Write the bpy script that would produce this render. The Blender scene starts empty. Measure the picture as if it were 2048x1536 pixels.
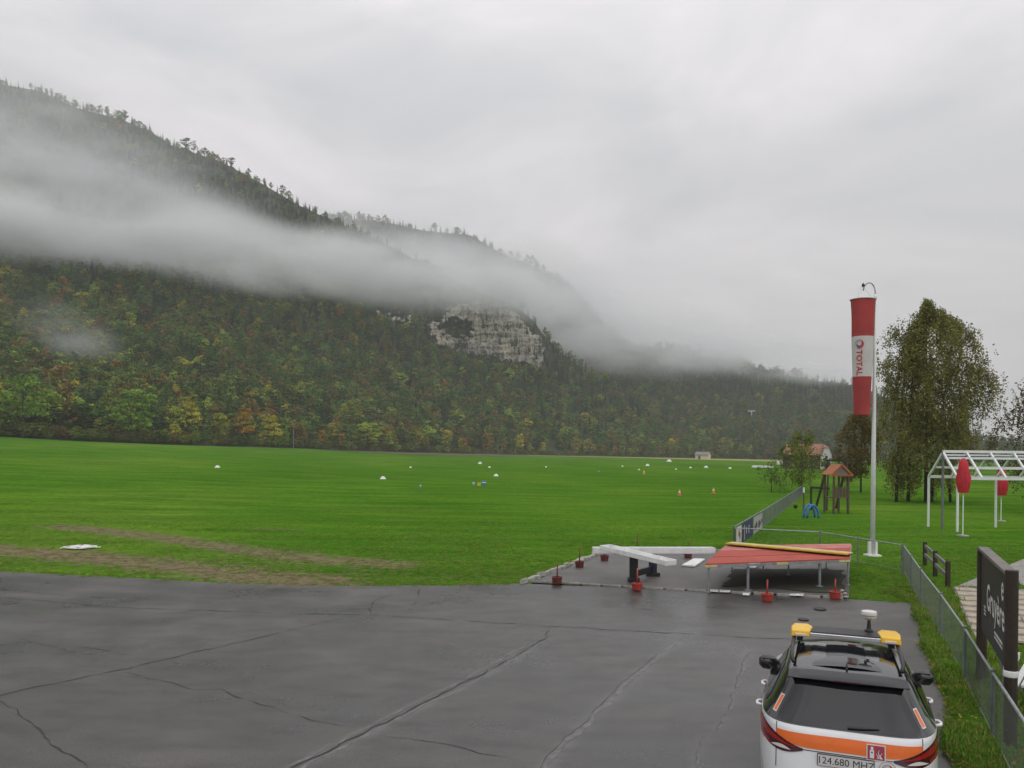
import bpy, bmesh, math, random
import numpy as np
from mathutils import Vector, Matrix, noise as mnoise

# ------------------------------------------------------------------ camera, sky, sun, exposure
F = 1600.0; CX = 1024.0; HY = 905.0; ROLL = math.radians(0.6); H = 4.15
scene = bpy.context.scene
COL = scene.collection
cam_data = bpy.data.cameras.new("camera")
cam = bpy.data.objects.new("camera", cam_data); COL.objects.link(cam)
cam.location = (0, 0, H); cam.rotation_euler = (math.pi / 2, -ROLL, 0)
cam_data.sensor_width = 36.0; cam_data.lens = 36.0 * F / 2048.0
cam_data.shift_y = (HY - 768.0) / 2048.0
cam_data.clip_start = 0.1; cam_data.clip_end = 20000
scene.camera = cam

SUN_EL, SUN_AZ = math.radians(48), math.radians(150)      # sun stands behind and to the right of the camera
world = bpy.data.worlds.new("World"); scene.world = world; world.use_nodes = True
wn = world.node_tree.nodes; wl = world.node_tree.links; wn.clear()
w_out = wn.new("ShaderNodeOutputWorld"); w_bg = wn.new("ShaderNodeBackground")
w_sky = wn.new("ShaderNodeTexSky"); w_sky.sky_type = 'NISHITA'; w_sky.sun_disc = False
w_sky.sun_elevation = SUN_EL; w_sky.sun_rotation = SUN_AZ
w_scl = wn.new("ShaderNodeMix"); w_scl.data_type = 'RGBA'; w_scl.blend_type = 'MULTIPLY'
w_scl.inputs[0].default_value = 1.0; w_scl.inputs[7].default_value = (0.05, 0.05, 0.05, 1)
w_tc = wn.new("ShaderNodeTexCoord"); w_map = wn.new("ShaderNodeMapping")
w_map.inputs['Scale'].default_value = (1.6, 1.6, 4.2); w_map.inputs['Rotation'].default_value = (0.0, 0.32, 0.3)
w_map.inputs['Location'].default_value = (3.1, 0.7, 1.9)
w_noi = wn.new("ShaderNodeTexNoise"); w_noi.inputs['Scale'].default_value = 1.9
w_noi.inputs['Detail'].default_value = 5.0; w_noi.inputs['Roughness'].default_value = 0.5; w_noi.inputs['Distortion'].default_value = 0.5
w_rmp = wn.new("ShaderNodeValToRGB")
w_rmp.color_ramp.elements[0].position = 0.30; w_rmp.color_ramp.elements[0].color = (0.855, 0.862, 0.90, 1)
w_rmp.color_ramp.elements[1].position = 0.68; w_rmp.color_ramp.elements[1].color = (1.25, 1.185, 1.215, 1)
w_mix = wn.new("ShaderNodeMix"); w_mix.data_type = 'RGBA'; w_mix.inputs[0].default_value = 0.94
wl.new(w_sky.outputs[0], w_scl.inputs[6])
wl.new(w_tc.outputs['Generated'], w_map.inputs[0]); wl.new(w_map.outputs[0], w_noi.inputs['Vector'])
wl.new(w_noi.outputs[0], w_rmp.inputs[0])
wl.new(w_scl.outputs[2], w_mix.inputs[6]); wl.new(w_rmp.outputs[0], w_mix.inputs[7])
# overcast luminance: the cloud cover brightens evenly from the horizon to the zenith, L = Lz (1 + 2 sin h) / 3
w_sep = wn.new("ShaderNodeSeparateXYZ"); wl.new(w_tc.outputs['Generated'], w_sep.inputs[0])
w_max = wn.new("ShaderNodeMath"); w_max.operation = 'MAXIMUM'; wl.new(w_sep.outputs[2], w_max.inputs[0]); w_max.inputs[1].default_value = 0.0
w_lum = wn.new("ShaderNodeMath"); w_lum.operation = 'MULTIPLY_ADD'; wl.new(w_max.outputs[0], w_lum.inputs[0]); w_lum.inputs[1].default_value = 0.867; w_lum.inputs[2].default_value = 0.455
w_mul = wn.new("ShaderNodeMix"); w_mul.data_type = 'RGBA'; w_mul.blend_type = 'MULTIPLY'; w_mul.inputs[0].default_value = 1.0
wl.new(w_mix.outputs[2], w_mul.inputs[6]); wl.new(w_lum.outputs[0], w_mul.inputs[7])
wl.new(w_mul.outputs[2], w_bg.inputs['Color']); w_bg.inputs['Strength'].default_value = 1.0
wl.new(w_bg.outputs[0], w_out.inputs[0])

sun_d = bpy.data.lights.new("sun", 'SUN'); sun_d.energy = 0.8; sun_d.angle = math.radians(110); sun_d.color = (1.0, 0.98, 0.95)
sun = bpy.data.objects.new("sun", sun_d); COL.objects.link(sun)
sd = Vector((math.sin(SUN_AZ) * math.cos(SUN_EL), math.cos(SUN_AZ) * math.cos(SUN_EL), math.sin(SUN_EL)))
sun.rotation_euler = sd.to_track_quat('Z', 'Y').to_euler(); sun.location = (0, -20, 60)

scene.view_settings.view_transform = 'Standard'; scene.view_settings.look = 'None'
scene.view_settings.exposure = 0.0; scene.view_settings.gamma = 1.0; scene.view_settings.use_curve_mapping = False
scene.render.engine = 'CYCLES'
cy = scene.cycles
cy.use_denoising = True; cy.denoiser = 'OPENIMAGEDENOISE'; cy.use_adaptive_sampling = True; cy.adaptive_threshold = 0.02
cy.max_bounces = 6; cy.diffuse_bounces = 2; cy.glossy_bounces = 3; cy.transmission_bounces = 4; cy.transparent_max_bounces = 12
cy.volume_bounces = 2; cy.volume_step_rate = 1.0; cy.volume_max_steps = 64
cy.caustics_reflective = False; cy.caustics_refractive = False; cy.sample_clamp_indirect = 4.0

rng = np.random.default_rng(7)
random.seed(7)

# ------------------------------------------------------------------ geometry helpers
CR, SR = math.cos(ROLL), math.sin(ROLL)
def ray(px, py):
    u = (px - CX) / F; v = (HY - py) / F
    return u * CR - v * SR, u * SR + v * CR
def at(px, py, d):
    X, Z = ray(px, py); return Vector((X * d, d, H + Z * d))
def gp(px, py, z=0.0):
    X, Z = ray(px, py); d = (z - H) / Z
    return Vector((X * d, d, z))
def topx(p):
    x, z = p[0] / p[1], (p[2] - H) / p[1]
    return CX + F * (x * CR + z * SR), HY - F * (-x * SR + z * CR)
def fbm(x, y, z, o=4):
    return mnoise.fractal(Vector((x, y, z)), 1.0, 2.0, o)

def link(o, parent=None):
    COL.objects.link(o)
    if parent is not None: o.parent = parent
    return o
def tag(o, label=None, cat=None, group=None, kind=None):
    if label: o['label'] = label
    if cat: o['category'] = cat
    if group: o['group'] = group
    if kind: o['kind'] = kind
    return o
def empty(name, loc=(0, 0, 0), rz=0.0):
    o = bpy.data.objects.new(name, None); o.location = loc; o.rotation_euler = (0, 0, rz); o.empty_display_size = 0.3
    return link(o)
def mesh_np(name, v, f, mat=None, parent=None, smooth=False, loc=None):
    v = np.asarray(v, dtype=np.float32); f = np.asarray(f, dtype=np.int32)
    me = bpy.data.meshes.new(name); n = f.shape[1]
    me.vertices.add(len(v)); me.vertices.foreach_set("co", v.ravel())
    me.loops.add(f.size); me.loops.foreach_set("vertex_index", f.ravel())
    me.polygons.add(len(f)); me.polygons.foreach_set("loop_start", np.arange(0, f.size, n, dtype=np.int32))
    me.polygons.foreach_set("loop_total", np.full(len(f), n, dtype=np.int32))
    if smooth: me.polygons.foreach_set("use_smooth", np.ones(len(f), dtype=bool))
    me.update(); me.validate()
    if mat: me.materials.append(mat)
    o = bpy.data.objects.new(name, me)
    if loc is not None: o.location = loc
    return link(o, parent)
def vattr(o, name, vals):
    a = o.data.attributes.new(name, 'FLOAT', 'POINT'); a.data.foreach_set("value", np.asarray(vals, dtype=np.float32))
def grid_faces(nr, nc):
    i = np.arange(nr - 1)[:, None] * nc + np.arange(nc - 1)[None, :]
    return np.stack([i, i + 1, i + nc + 1, i + nc], -1).reshape(-1, 4)

class MB:
    """collects boxes, bars, tubes and lathes into one mesh"""
    def __init__(s): s.v = []; s.f = []
    def add(s, vs, fs):
        b = len(s.v); s.v += [tuple(p) for p in vs]; s.f += [tuple(i + b for i in f) for f in fs]; return s
    def box(s, c, d, rz=0.0, M=None, taper=1.0):
        hx, hy, hz = d[0] / 2, d[1] / 2, d[2] / 2
        vs = []
        for z in (-1, 1):
            k = taper if z > 0 else 1.0
            for x, y in ((-1, -1), (1, -1), (1, 1), (-1, 1)): vs.append(Vector((x * hx * k, y * hy * k, z * hz)))
        R = Matrix.Rotation(rz, 3, 'Z') if M is None else M
        vs = [R @ p + Vector(c) for p in vs]
        return s.add(vs, [(0, 3, 2, 1), (4, 5, 6, 7), (0, 1, 5, 4), (1, 2, 6, 5), (2, 3, 7, 6), (3, 0, 4, 7)])
    def bar(s, p0, p1, w, h, up=(0, 0, 1)):
        p0 = Vector(p0); p1 = Vector(p1); d = (p1 - p0).normalized(); U = Vector(up)
        if abs(d.dot(U)) > 0.98: U = Vector((0, 1, 0))
        a = d.cross(U).normalized(); b = a.cross(d).normalized()
        vs = []
        for p in (p0, p1):
            for x, y in ((-1, -1), (1, -1), (1, 1), (-1, 1)): vs.append(p + a * (x * w / 2) + b * (y * h / 2))
        return s.add(vs, [(0, 3, 2, 1), (4, 5, 6, 7), (0, 1, 5, 4), (1, 2, 6, 5), (2, 3, 7, 6), (3, 0, 4, 7)])
    def path(s, pts, rad, n=8, cap=True):
        pts = [Vector(p) for p in pts]
        if not hasattr(rad, '__len__'): rad = [rad] * len(pts)
        vs = []; fs = []; a = None
        for i, p in enumerate(pts):
            d = (pts[min(i + 1, len(pts) - 1)] - pts[max(i - 1, 0)]).normalized()
            if a is None:
                a = d.cross(Vector((0, 0, 1)))
                if a.length < 0.1: a = d.cross(Vector((0, 1, 0)))
            a = (a - d * a.dot(d)).normalized(); b = d.cross(a)
            for k in range(n):
                t = 2 * math.pi * k / n; vs.append(p + (a * math.cos(t) + b * math.sin(t)) * rad[i])
        for i in range(len(pts) - 1):
            for k in range(n):
                q = (k + 1) % n; fs.append((i * n + k, i * n + q, (i + 1) * n + q, (i + 1) * n + k))
        if cap:
            fs.append(tuple(range(n - 1, -1, -1))); fs.append(tuple(range((len(pts) - 1) * n, len(pts) * n)))
        return s.add(vs, fs)
    def lathe(s, prof, n=16, c=(0, 0, 0), cap=True):
        vs = []; fs = []; c = Vector(c)
        for r, z in prof:
            for k in range(n):
                t = 2 * math.pi * k / n; vs.append(c + Vector((r * math.cos(t), r * math.sin(t), z)))
        for i in range(len(prof) - 1):
            for k in range(n):
                q = (k + 1) % n; fs.append((i * n + k, i * n + q, (i + 1) * n + q, (i + 1) * n + k))
        if cap:
            fs.append(tuple(range(n - 1, -1, -1))); fs.append(tuple(range((len(prof) - 1) * n, len(prof) * n)))
        return s.add(vs, fs)
    def build(s, name, mat, parent=None, smooth=False, bevel=0.0, loc=None):
        me = bpy.data.meshes.new(name); me.from_pydata(s.v, [], s.f); me.update()
        if mat: me.materials.append(mat)
        if smooth:
            for p in me.polygons: p.use_smooth = True
        o = bpy.data.objects.new(name, me)
        if loc is not None: o.location = loc
        link(o, parent)
        if bevel > 0:
            m = o.modifiers.new("bevel", 'BEVEL'); m.width = bevel; m.segments = 2; m.limit_method = 'ANGLE'
        return o

def copy_tree(o, parent=None):
    c = o.copy(); COL.objects.link(c); c.parent = parent
    for ch in list(o.children): copy_tree(ch, c)
    return c

def text_mesh(body, size=1.0, extrude=0.0, align='CENTER', bold=0.0):
    cu = bpy.data.curves.new("lettering", 'FONT'); cu.body = body; cu.size = size; cu.extrude = extrude
    cu.align_x = align; cu.align_y = 'CENTER'; cu.offset = bold; cu.resolution_u = 3
    ob = bpy.data.objects.new("lettering", cu); COL.objects.link(ob)
    dg = bpy.context.evaluated_depsgraph_get(); dg.update()
    me = bpy.data.meshes.new_from_object(ob.evaluated_get(dg))
    bpy.data.objects.remove(ob); bpy.data.curves.remove(cu)
    return me

# ------------------------------------------------------------------ materials
def mat(name, col, rough=0.6, metal=0.0, var=0.0, vscale=3.0, bump=0.0, bscale=30.0, spec=0.5, col2=None, coat=0.0, emit=None):
    m = bpy.data.materials.new(name); m.use_nodes = True; nt = m.node_tree; N = nt.nodes; Lk = nt.links
    b = N["Principled BSDF"]
    b.inputs['Base Color'].default_value = (*col, 1); b.inputs['Roughness'].default_value = rough
    b.inputs['Metallic'].default_value = metal; b.inputs['Specular IOR Level'].default_value = spec
    b.inputs['Coat Weight'].default_value = coat; b.inputs['Coat Roughness'].default_value = 0.05
    if var > 0 or bump > 0:
        tc = N.new("ShaderNodeTexCoord")
    if var > 0:
        n = N.new("ShaderNodeTexNoise"); n.inputs['Scale'].default_value = vscale; n.inputs['Detail'].default_value = 6; n.inputs['Roughness'].default_value = 0.65
        Lk.new(tc.outputs['Object'], n.inputs['Vector'])
        r = N.new("ShaderNodeValToRGB"); c2 = col2 if col2 else tuple(c * (1 - var) for c in col)
        r.color_ramp.elements[0].position = 0.32; r.color_ramp.elements[0].color = (*c2, 1)
        r.color_ramp.elements[1].position = 0.66; r.color_ramp.elements[1].color = (*col, 1) if col2 else (*[min(1, c * (1 + var * 0.5)) for c in col], 1)
        Lk.new(n.outputs[0], r.inputs[0]); Lk.new(r.outputs[0], b.inputs['Base Color'])
        rr = N.new("ShaderNodeMapRange"); rr.inputs['To Min'].default_value = max(0.02, rough - 0.12); rr.inputs['To Max'].default_value = min(1, rough + 0.12)
        Lk.new(n.outputs[0], rr.inputs['Value']); Lk.new(rr.outputs[0], b.inputs['Roughness'])
    if bump > 0:
        n2 = N.new("ShaderNodeTexNoise"); n2.inputs['Scale'].default_value = bscale; n2.inputs['Detail'].default_value = 4
        Lk.new(tc.outputs['Object'], n2.inputs['Vector'])
        bp = N.new("ShaderNodeBump"); bp.inputs['Strength'].default_value = bump; bp.inputs['Distance'].default_value = 0.02
        Lk.new(n2.outputs[0], bp.inputs['Height']); Lk.new(bp.outputs[0], b.inputs['Normal'])
    if emit:
        b.inputs['Emission Color'].default_value = (*emit, 1); b.inputs['Emission Strength'].default_value = 1
    return m

def leaf_mat(name, col=None, attr=None, trans=0.25):
    """leaf colour times a per-clump leaf tone stored on the mesh; instanced trees take their own colour from 'tint'"""
    m = bpy.data.materials.new(name); m.use_nodes = True; nt = m.node_tree; N = nt.nodes; Lk = nt.links
    N.clear(); out = N.new("ShaderNodeOutputMaterial")
    sh = N.new("ShaderNodeAttribute"); sh.attribute_name = "tone"
    mx = N.new("ShaderNodeMix"); mx.data_type = 'RGBA'; mx.blend_type = 'MULTIPLY'; mx.inputs[0].default_value = 1.0
    if attr:
        a = N.new("ShaderNodeAttribute"); a.attribute_type = 'INSTANCER'; a.attribute_name = attr; Lk.new(a.outputs['Color'], mx.inputs[6])
    else: mx.inputs[6].default_value = (*col, 1)
    Lk.new(sh.outputs['Fac'], mx.inputs[7])
    d = N.new("ShaderNodeBsdfDiffuse"); t = N.new("ShaderNodeBsdfTranslucent"); ms = N.new("ShaderNodeMixShader"); ms.inputs[0].default_value = trans
    Lk.new(mx.outputs[2], d.inputs[0]); Lk.new(mx.outputs[2], t.inputs[0])
    Lk.new(d.outputs[0], ms.inputs[1]); Lk.new(t.outputs[0], ms.inputs[2]); Lk.new(ms.outputs[0], out.inputs[0])
    return m

M = {}
M['white_paint'] = mat('white_paint', (0.72, 0.73, 0.72), 0.45, var=0.18, vscale=2.5)
M['white_metal'] = mat('white_metal', (0.70, 0.72, 0.72), 0.35, var=0.10, vscale=4)
M['galv'] = mat('galvanised', (0.32, 0.34, 0.35), 0.45, metal=0.6, var=0.3, vscale=6)
M['fence_grey'] = mat('fence_grey', (0.17, 0.19, 0.20), 0.5, metal=0.3, var=0.3, vscale=5)
M['wire'] = mat('fence_wire', (0.16, 0.18, 0.17), 0.5, metal=0.3)
M['black'] = mat('black_paint', (0.012, 0.012, 0.014), 0.4, var=0.4, vscale=5)
M['navy'] = mat('navy_paint', (0.015, 0.015, 0.04), 0.45, var=0.3, vscale=5)
M['red'] = mat('red_paint', (0.38, 0.045, 0.03), 0.5, var=0.35, vscale=5)
M['dark_red'] = mat('dark_red_paint', (0.13, 0.025, 0.02), 0.55, var=0.45, vscale=6)
M['concrete'] = mat('concrete', (0.33, 0.32, 0.29), 0.8, var=0.4, vscale=6, bump=0.4)
M['wood'] = mat('weathered_wood', (0.10, 0.065, 0.04), 0.7, var=0.5, vscale=8, bump=0.3)
M['wood_dark'] = mat('dark_wood', (0.030, 0.018, 0.012), 0.65, var=0.4, vscale=8, bump=0.3)
M['bark'] = mat('bark', (0.055, 0.045, 0.035), 0.9, var=0.5, vscale=4, bump=0.6)
M['bark_pale'] = mat('pale_bark', (0.16, 0.145, 0.12), 0.85, var=0.6, vscale=2, bump=0.4)
# ------------------------------------------------------------------ field
EDGE = [(-700, 858, 250), (-300, 864, 262), (0, 873, 280), (200, 884, 300), (400, 890, 335), (600, 897, 410), (800, 905, 500), (1000, 909, 600),
        (1200, 913, 680), (1400, 917, 720), (1600, 920, 740), (1900, 924, 740), (2300, 930, 740)]
_eu = np.array([at(*e).x / e[2] for e in EDGE]); _eD = np.array([e[2] for e in EDGE], float); _eZ = np.array([at(*e).z for e in EDGE])
def edge_depth(u): return np.interp(u, _eu, _eD)
def height(x, y):
    yy = np.maximum(y, 30.0); u = x / yy
    D = np.interp(u, _eu, _eD); E = np.interp(u, _eu, _eZ)
    t = np.clip((y - 45.0) / (D - 45.0), 0, 1)
    return E * t ** 1.25
def on_field(px, py):
    d = 12.0
    while d < 2000:
        p = at(px, py, d)
        if p.z < float(height(np.float64(p.x), np.float64(p.y))): return Vector((p.x, p.y, float(height(np.float64(p.x), np.float64(p.y)))))
        d *= 1.004
    return at(px, py, 600)

def poly_dist(P, pts):
    """distance of points P (n,2) to a polyline"""
    d = np.full(len(P), 1e9); pts = np.asarray(pts, float)
    for a, b in zip(pts[:-1], pts[1:]):
        ab = b - a; t = np.clip(((P - a) @ ab) / max(1e-9, ab @ ab), 0, 1)
        d = np.minimum(d, np.hypot(*(P - (a + t[:, None] * ab)).T))
    return d
def gpl(pxs, z=0.0): return [tuple(gp(a, b, z).xy) for a, b in pxs]

def axis(segs):
    out = []
    for a, b, n in segs: out += list(np.linspace(a, b, n, endpoint=False))
    return np.array(out + [segs[-1][1]])
fx = axis([(-1500, -900, 4), (-900, -120, 26), (-120, -34, 40), (-34, 22, 190), (22, 90, 40), (90, 1100, 36)])
fy = axis([(-1500, -40, 8), (-40, 14, 6), (14, 62, 190), (62, 140, 60), (140, 420, 50), (420, 900, 30), (900, 2400, 12)])
gx, gy = np.meshgrid(fx, fy); gz = height(gx, gy) - 0.03
V = np.stack([gx, gy, gz], -1).reshape(-1, 3)
near = (V[:, 1] < 70) & (np.abs(V[:, 0]) < 40)
V[near, 2] += np.array([0.02 + 0.03 * fbm(x * .35, y * .35, 0) for x, y in V[near, :2]])
_ae = [gp(a, b_) for a, b_ in ((-900, 1090), (-400, 1118), (0, 1142), (250, 1155), (480, 1167), (700, 1172.5), (1040, 1167), (1300, 1178), (1700, 1198), (1835, 1207))]
under = V[:, 1] < np.interp(V[:, 0], [p.x for p in _ae], [p.y for p in _ae], right=0.0) + 0.25
V[under & near, 2] = -0.06

m = bpy.data.materials.new('meadow'); m.use_nodes = True; N = m.node_tree.nodes; Lk = m.node_tree.links; b = N["Principled BSDF"]
b.inputs['Roughness'].default_value = 1.0; b.inputs['Specular IOR Level'].default_value = 0.0
tc = N.new("ShaderNodeTexCoord")
def noise_node(N, Lk, tc, scale, detail=4, sc=(1, 1, 1), rough=0.55):
    mp = N.new("ShaderNodeMapping"); mp.inputs['Scale'].default_value = sc; Lk.new(tc.outputs['Object'], mp.inputs[0])
    n = N.new("ShaderNodeTexNoise"); n.inputs['Scale'].default_value = scale; n.inputs['Detail'].default_value = detail; n.inputs['Roughness'].default_value = rough
    Lk.new(mp.outputs[0], n.inputs['Vector']); return n
def ramp(N, els):
    r = N.new("ShaderNodeValToRGB"); r.color_ramp.elements[0].position = els[0][0]; r.color_ramp.elements[0].color = (*els[0][1], 1)
    r.color_ramp.elements[1].position = els[-1][0]; r.color_ramp.elements[1].color = (*els[-1][1], 1)
    for p, c in els[1:-1]:
        e = r.color_ramp.elements.new(p); e.color = (*c, 1)
    return r
def mixc(N, Lk, f, a, b, mode='MIX'):
    x = N.new("ShaderNodeMix"); x.data_type = 'RGBA'; x.blend_type = mode
    for sock, val in ((0, f), (6, a), (7, b)):
        if isinstance(val, (int, float)): x.inputs[sock].default_value = val
        elif isinstance(val, tuple): x.inputs[sock].default_value = (*val, 1)
        else: Lk.new(val, x.inputs[sock])
    return x.outputs[2]
n1 = noise_node(N, Lk, tc, 0.035, 6, (1, 0.35, 1)); n2 = noise_node(N, Lk, tc, 2.2, 5); n3 = noise_node(N, Lk, tc, 0.22, 5, (0.4, 1.4, 1))
r1 = ramp(N, [(0.34, (0.056, 0.140, 0.013)), (0.52, (0.068, 0.166, 0.015)), (0.66, (0.098, 0.186, 0.022))])
Lk.new(n1.outputs[0], r1.inputs[0])
r3 = ramp(N, [(0.33, (0.74, 0.82, 0.72)), (0.5, (1, 1, 1)), (0.66, (1.32, 1.16, 1.05))]); Lk.new(n3.outputs[0], r3.inputs[0])
r2 = ramp(N, [(0.32, (0.62, 0.66, 0.6)), (0.62, (1.15, 1.12, 1.1))]); Lk.new(n2.outputs[0], r2.inputs[0])
c = mixc(N, Lk, 1.0, r1.outputs[0], r3.outputs[0], 'MULTIPLY'); c = mixc(N, Lk, 0.75, c, r2.outputs[0], 'MULTIPLY')
n6 = noise_node(N, Lk, tc, 0.55, 6, (0.22, 1.3, 1), 0.7); r6 = ramp(N, [(0.34, (0.66, 0.74, 0.62)), (0.5, (1, 1, 1)), (0.68, (1.38, 1.2, 1.1))]); Lk.new(n6.outputs[0], r6.inputs[0])
c = mixc(N, Lk, 0.8, c, r6.outputs[0], 'MULTIPLY')
n7 = noise_node(N, Lk, tc, 0.12, 5, (0.5, 1.0, 1), 0.65); f7 = ramp(N, [(0.56, (0, 0, 0)), (0.74, (0.55, 0.55, 0.55))]); Lk.new(n7.outputs[0], f7.inputs[0])
c = mixc(N, Lk, f7.outputs[0], c, (0.125, 0.170, 0.030))
ba = N.new("ShaderNodeAttribute"); ba.attribute_name = "bare"
n4 = noise_node(N, Lk, tc, 1.5, 7, (0.8, 1.3, 1), 0.78)
ms = N.new("ShaderNodeMath"); ms.operation = 'MULTIPLY_ADD'; ms.inputs[1].default_value = 0.95; Lk.new(ba.outputs['Fac'], ms.inputs[0])
nn = N.new("ShaderNodeMath"); nn.operation = 'SUBTRACT'; n4s = N.new('ShaderNodeMapRange'); n4s.inputs['From Min'].default_value = 0.25; n4s.inputs['From Max'].default_value = 0.75; n4s.inputs['To Max'].default_value = 1.0; Lk.new(n4.outputs[0], n4s.inputs['Value']); Lk.new(n4s.outputs[0], nn.inputs[0]); nn.inputs[1].default_value = 0.90
Lk.new(nn.outputs[0], ms.inputs[2])
mr = N.new("ShaderNodeMapRange"); mr.inputs['From Min'].default_value = 0.0; mr.inputs['From Max'].default_value = 0.22; Lk.new(ms.outputs[0], mr.inputs['Value'])
soil = ramp(N, [(0.3, (0.085, 0.062, 0.036)), (0.6, (0.20, 0.165, 0.105)), (0.75, (0.10, 0.13, 0.03))]); Lk.new(n2.outputs[0], soil.inputs[0])
c = mixc(N, Lk, mr.outputs[0], c, soil.outputs[0])
Lk.new(c, b.inputs['Base Color'])
bp = N.new("ShaderNodeBump"); bp.inputs['Strength'].default_value = 0.6; bp.inputs['Distance'].default_value = 0.06
n5 = noise_node(N, Lk, tc, 6.0, 5); Lk.new(n5.outputs[0], bp.inputs['Height']); Lk.new(bp.outputs[0], b.inputs['Normal'])
M['meadow'] = m
field = mesh_np('field', V, grid_faces(len(fy), len(fx)), m, smooth=True); tag(field, kind='structure')
strip1 = gpl([(120, 1052), (300, 1072), (480, 1098), (640, 1118), (780, 1128)])
strip2 = gpl([(-400, 1078), (0, 1100), (160, 1112), (330, 1130), (480, 1150), (640, 1164)])
strip3 = gpl([(500, 1056), (600, 1058)]); strip4 = gpl([(880, 1158), (1040, 1152)])
def bare_at(P):
    q = P[:, :2]
    b_ = 0.70 * np.exp(-(poly_dist(q, strip1) / 1.7) ** 2) + 0.76 * np.exp(-(poly_dist(q, strip2) / 2.1) ** 2)
    b_ += 0.6 * np.exp(-(poly_dist(q, strip3) / 0.5) ** 2) + 0.35 * np.exp(-(poly_dist(q, strip4) / 1.0) ** 2)
    return np.clip(b_, 0, 1)
bv = np.zeros(len(V)); bv[near] = bare_at(V[near]); vattr(field, 'bare', bv)

# strips of other crops near the far edge
def strip_sheet(name, far, nearl, material, lift):
    a = [on_field(*p) for p in nearl]; c_ = [on_field(*p) for p in far]; vs = []
    for k in range(7):
        for p, q in zip(a, c_):
            w = p.lerp(q, k / 6); vs.append((w.x, w.y, float(height(np.float64(w.x), np.float64(w.y))) + lift))
    o = mesh_np(name, vs, grid_faces(7, len(a)), material); tag(o, kind='structure'); return o
M['plough'] = mat('ploughed_soil', (0.105, 0.068, 0.042), 0.9, var=0.35, vscale=0.25)
M['crop'] = mat('yellow_crop', (0.23, 0.24, 0.035), 0.9, var=0.25, vscale=0.1)
strip_sheet('ploughed_field', [(620, 897.5), (760, 902.5), (900, 907), (1060, 910.6)], [(640, 899.5), (780, 907), (920, 911), (1040, 912)], M['plough'], 0.12)
strip_sheet('crop_field', [(1050, 910.8), (1200, 913), (1400, 917), (1620, 921)], [(1060, 911.9), (1200, 914.6), (1400, 920), (1620, 925.5)], M['crop'], 0.12)

# ------------------------------------------------------------------ apron of wet asphalt
ae = [gp(a, b_) for a, b_ in ((-900, 1090), (-400, 1118), (0, 1142), (120, 1148), (250, 1155), (360, 1161), (480, 1167), (600, 1171), (700, 1172.5), (850, 1171), (1040, 1167), (1300, 1178), (1700, 1198), (1835, 1207))]
aex = np.array([p.x for p in ae]); aey = np.array([p.y for p in ae])
ax_ = axis([(-70, -14, 60), (-14, 12.2, 260), (12.2, 14, 4)])
ws = np.linspace(0, 1, 190) ** 0.8
ye = np.interp(ax_, aex, aey) + np.array([0.10 * fbm(x * 1.1, 3.0, 0) for x in ax_])
Y0 = -14.0
gx = np.repeat(ax_[None, :], len(ws), 0); gy = Y0 + (ye[None, :] - Y0) * ws[:, None]
V = np.stack([gx, gy, np.zeros_like(gx)], -1).reshape(-1, 3)
V[:, 2] = np.array([0.012 * fbm(x * .16, y * .16, 5) for x, y in V[:, :2]])
P2 = V[:, :2]
stain = np.zeros(len(V))
for pts, w, s in (([(-300, 1150), (0, 1160), (200, 1168), (330, 1178), (480, 1192)], 0.35, 0.9), ([(0, 1175), (250, 1192), (420, 1205), (620, 1222)], 0.3, 0.6),
                  ([(1000, 1180), (1200, 1188), (1500, 1204), (1690, 1206)], 0.55, 0.55), ([(1230, 1292), (1330, 1298), (1440, 1300)], 0.25, 0.5),
                  ([(1240, 1528), (1340, 1505)], 0.45, 0.5), ([(1080, 1180), (1180, 1200)], 0.4, 0.3)):
    stain += s * np.exp(-(poly_dist(P2, gpl(pts)) / w) ** 2)
pale = np.zeros(len(V))
C5 = [(1092, 1275), (1050, 1300), (1015, 1320), (960, 1350), (880, 1390), (800, 1430), (720, 1470), (600, 1530), (540, 1570)]
C6 = [(1345, 1285), (1300, 1320), (1250, 1365), (1180, 1430), (1120, 1490), (1075, 1545)]
C7 = [(1500, 1300), (1480, 1340), (1462, 1400), (1440, 1450), (1400, 1490), (1388, 1540)]
pale += 1.0 * np.exp(-(poly_dist(P2, gpl([(a + 9, b_ + 4) for a, b_ in C5])) / 0.06) ** 2) + 0.6 * np.exp(-(poly_dist(P2, gpl([(a - 8, b_ - 4) for a, b_ in C5])) / 0.05) ** 2)
pale += 0.8 * np.exp(-(poly_dist(P2, gpl([(a + 8, b_) for a, b_ in C6])) / 0.13) ** 2) + 0.5 * np.exp(-(poly_dist(P2, gpl(C7)) / 0.08) ** 2)
m = bpy.data.materials.new('wet_asphalt'); m.use_nodes = True; N = m.node_tree.nodes; Lk = m.node_tree.links; b = N["Principled BSDF"]
tc = N.new("ShaderNodeTexCoord")
na = noise_node(N, Lk, tc, 0.35, 6); nb = noise_node(N, Lk, tc, 60.0, 3); nc_ = noise_node(N, Lk, tc, 1.6, 6, (0.6, 1.3, 1))
ra = ramp(N, [(0.3, (0.030, 0.0285, 0.027)), (0.5, (0.048, 0.0455, 0.042)), (0.66, (0.071, 0.067, 0.061))]); Lk.new(na.outputs[0], ra.inputs[0])
rb = ramp(N, [(0.33, (0.5, 0.5, 0.5)), (0.5, (0.98, 0.98, 0.98)), (0.68, (1.8, 1.8, 1.75))]); Lk.new(nb.outputs[0], rb.inputs[0])
rc = ramp(N, [(0.32, (0.66, 0.66, 0.67)), (0.5, (1, 1, 1)), (0.68, (1.24, 1.22, 1.19))]); Lk.new(nc_.outputs[0], rc.inputs[0])
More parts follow.
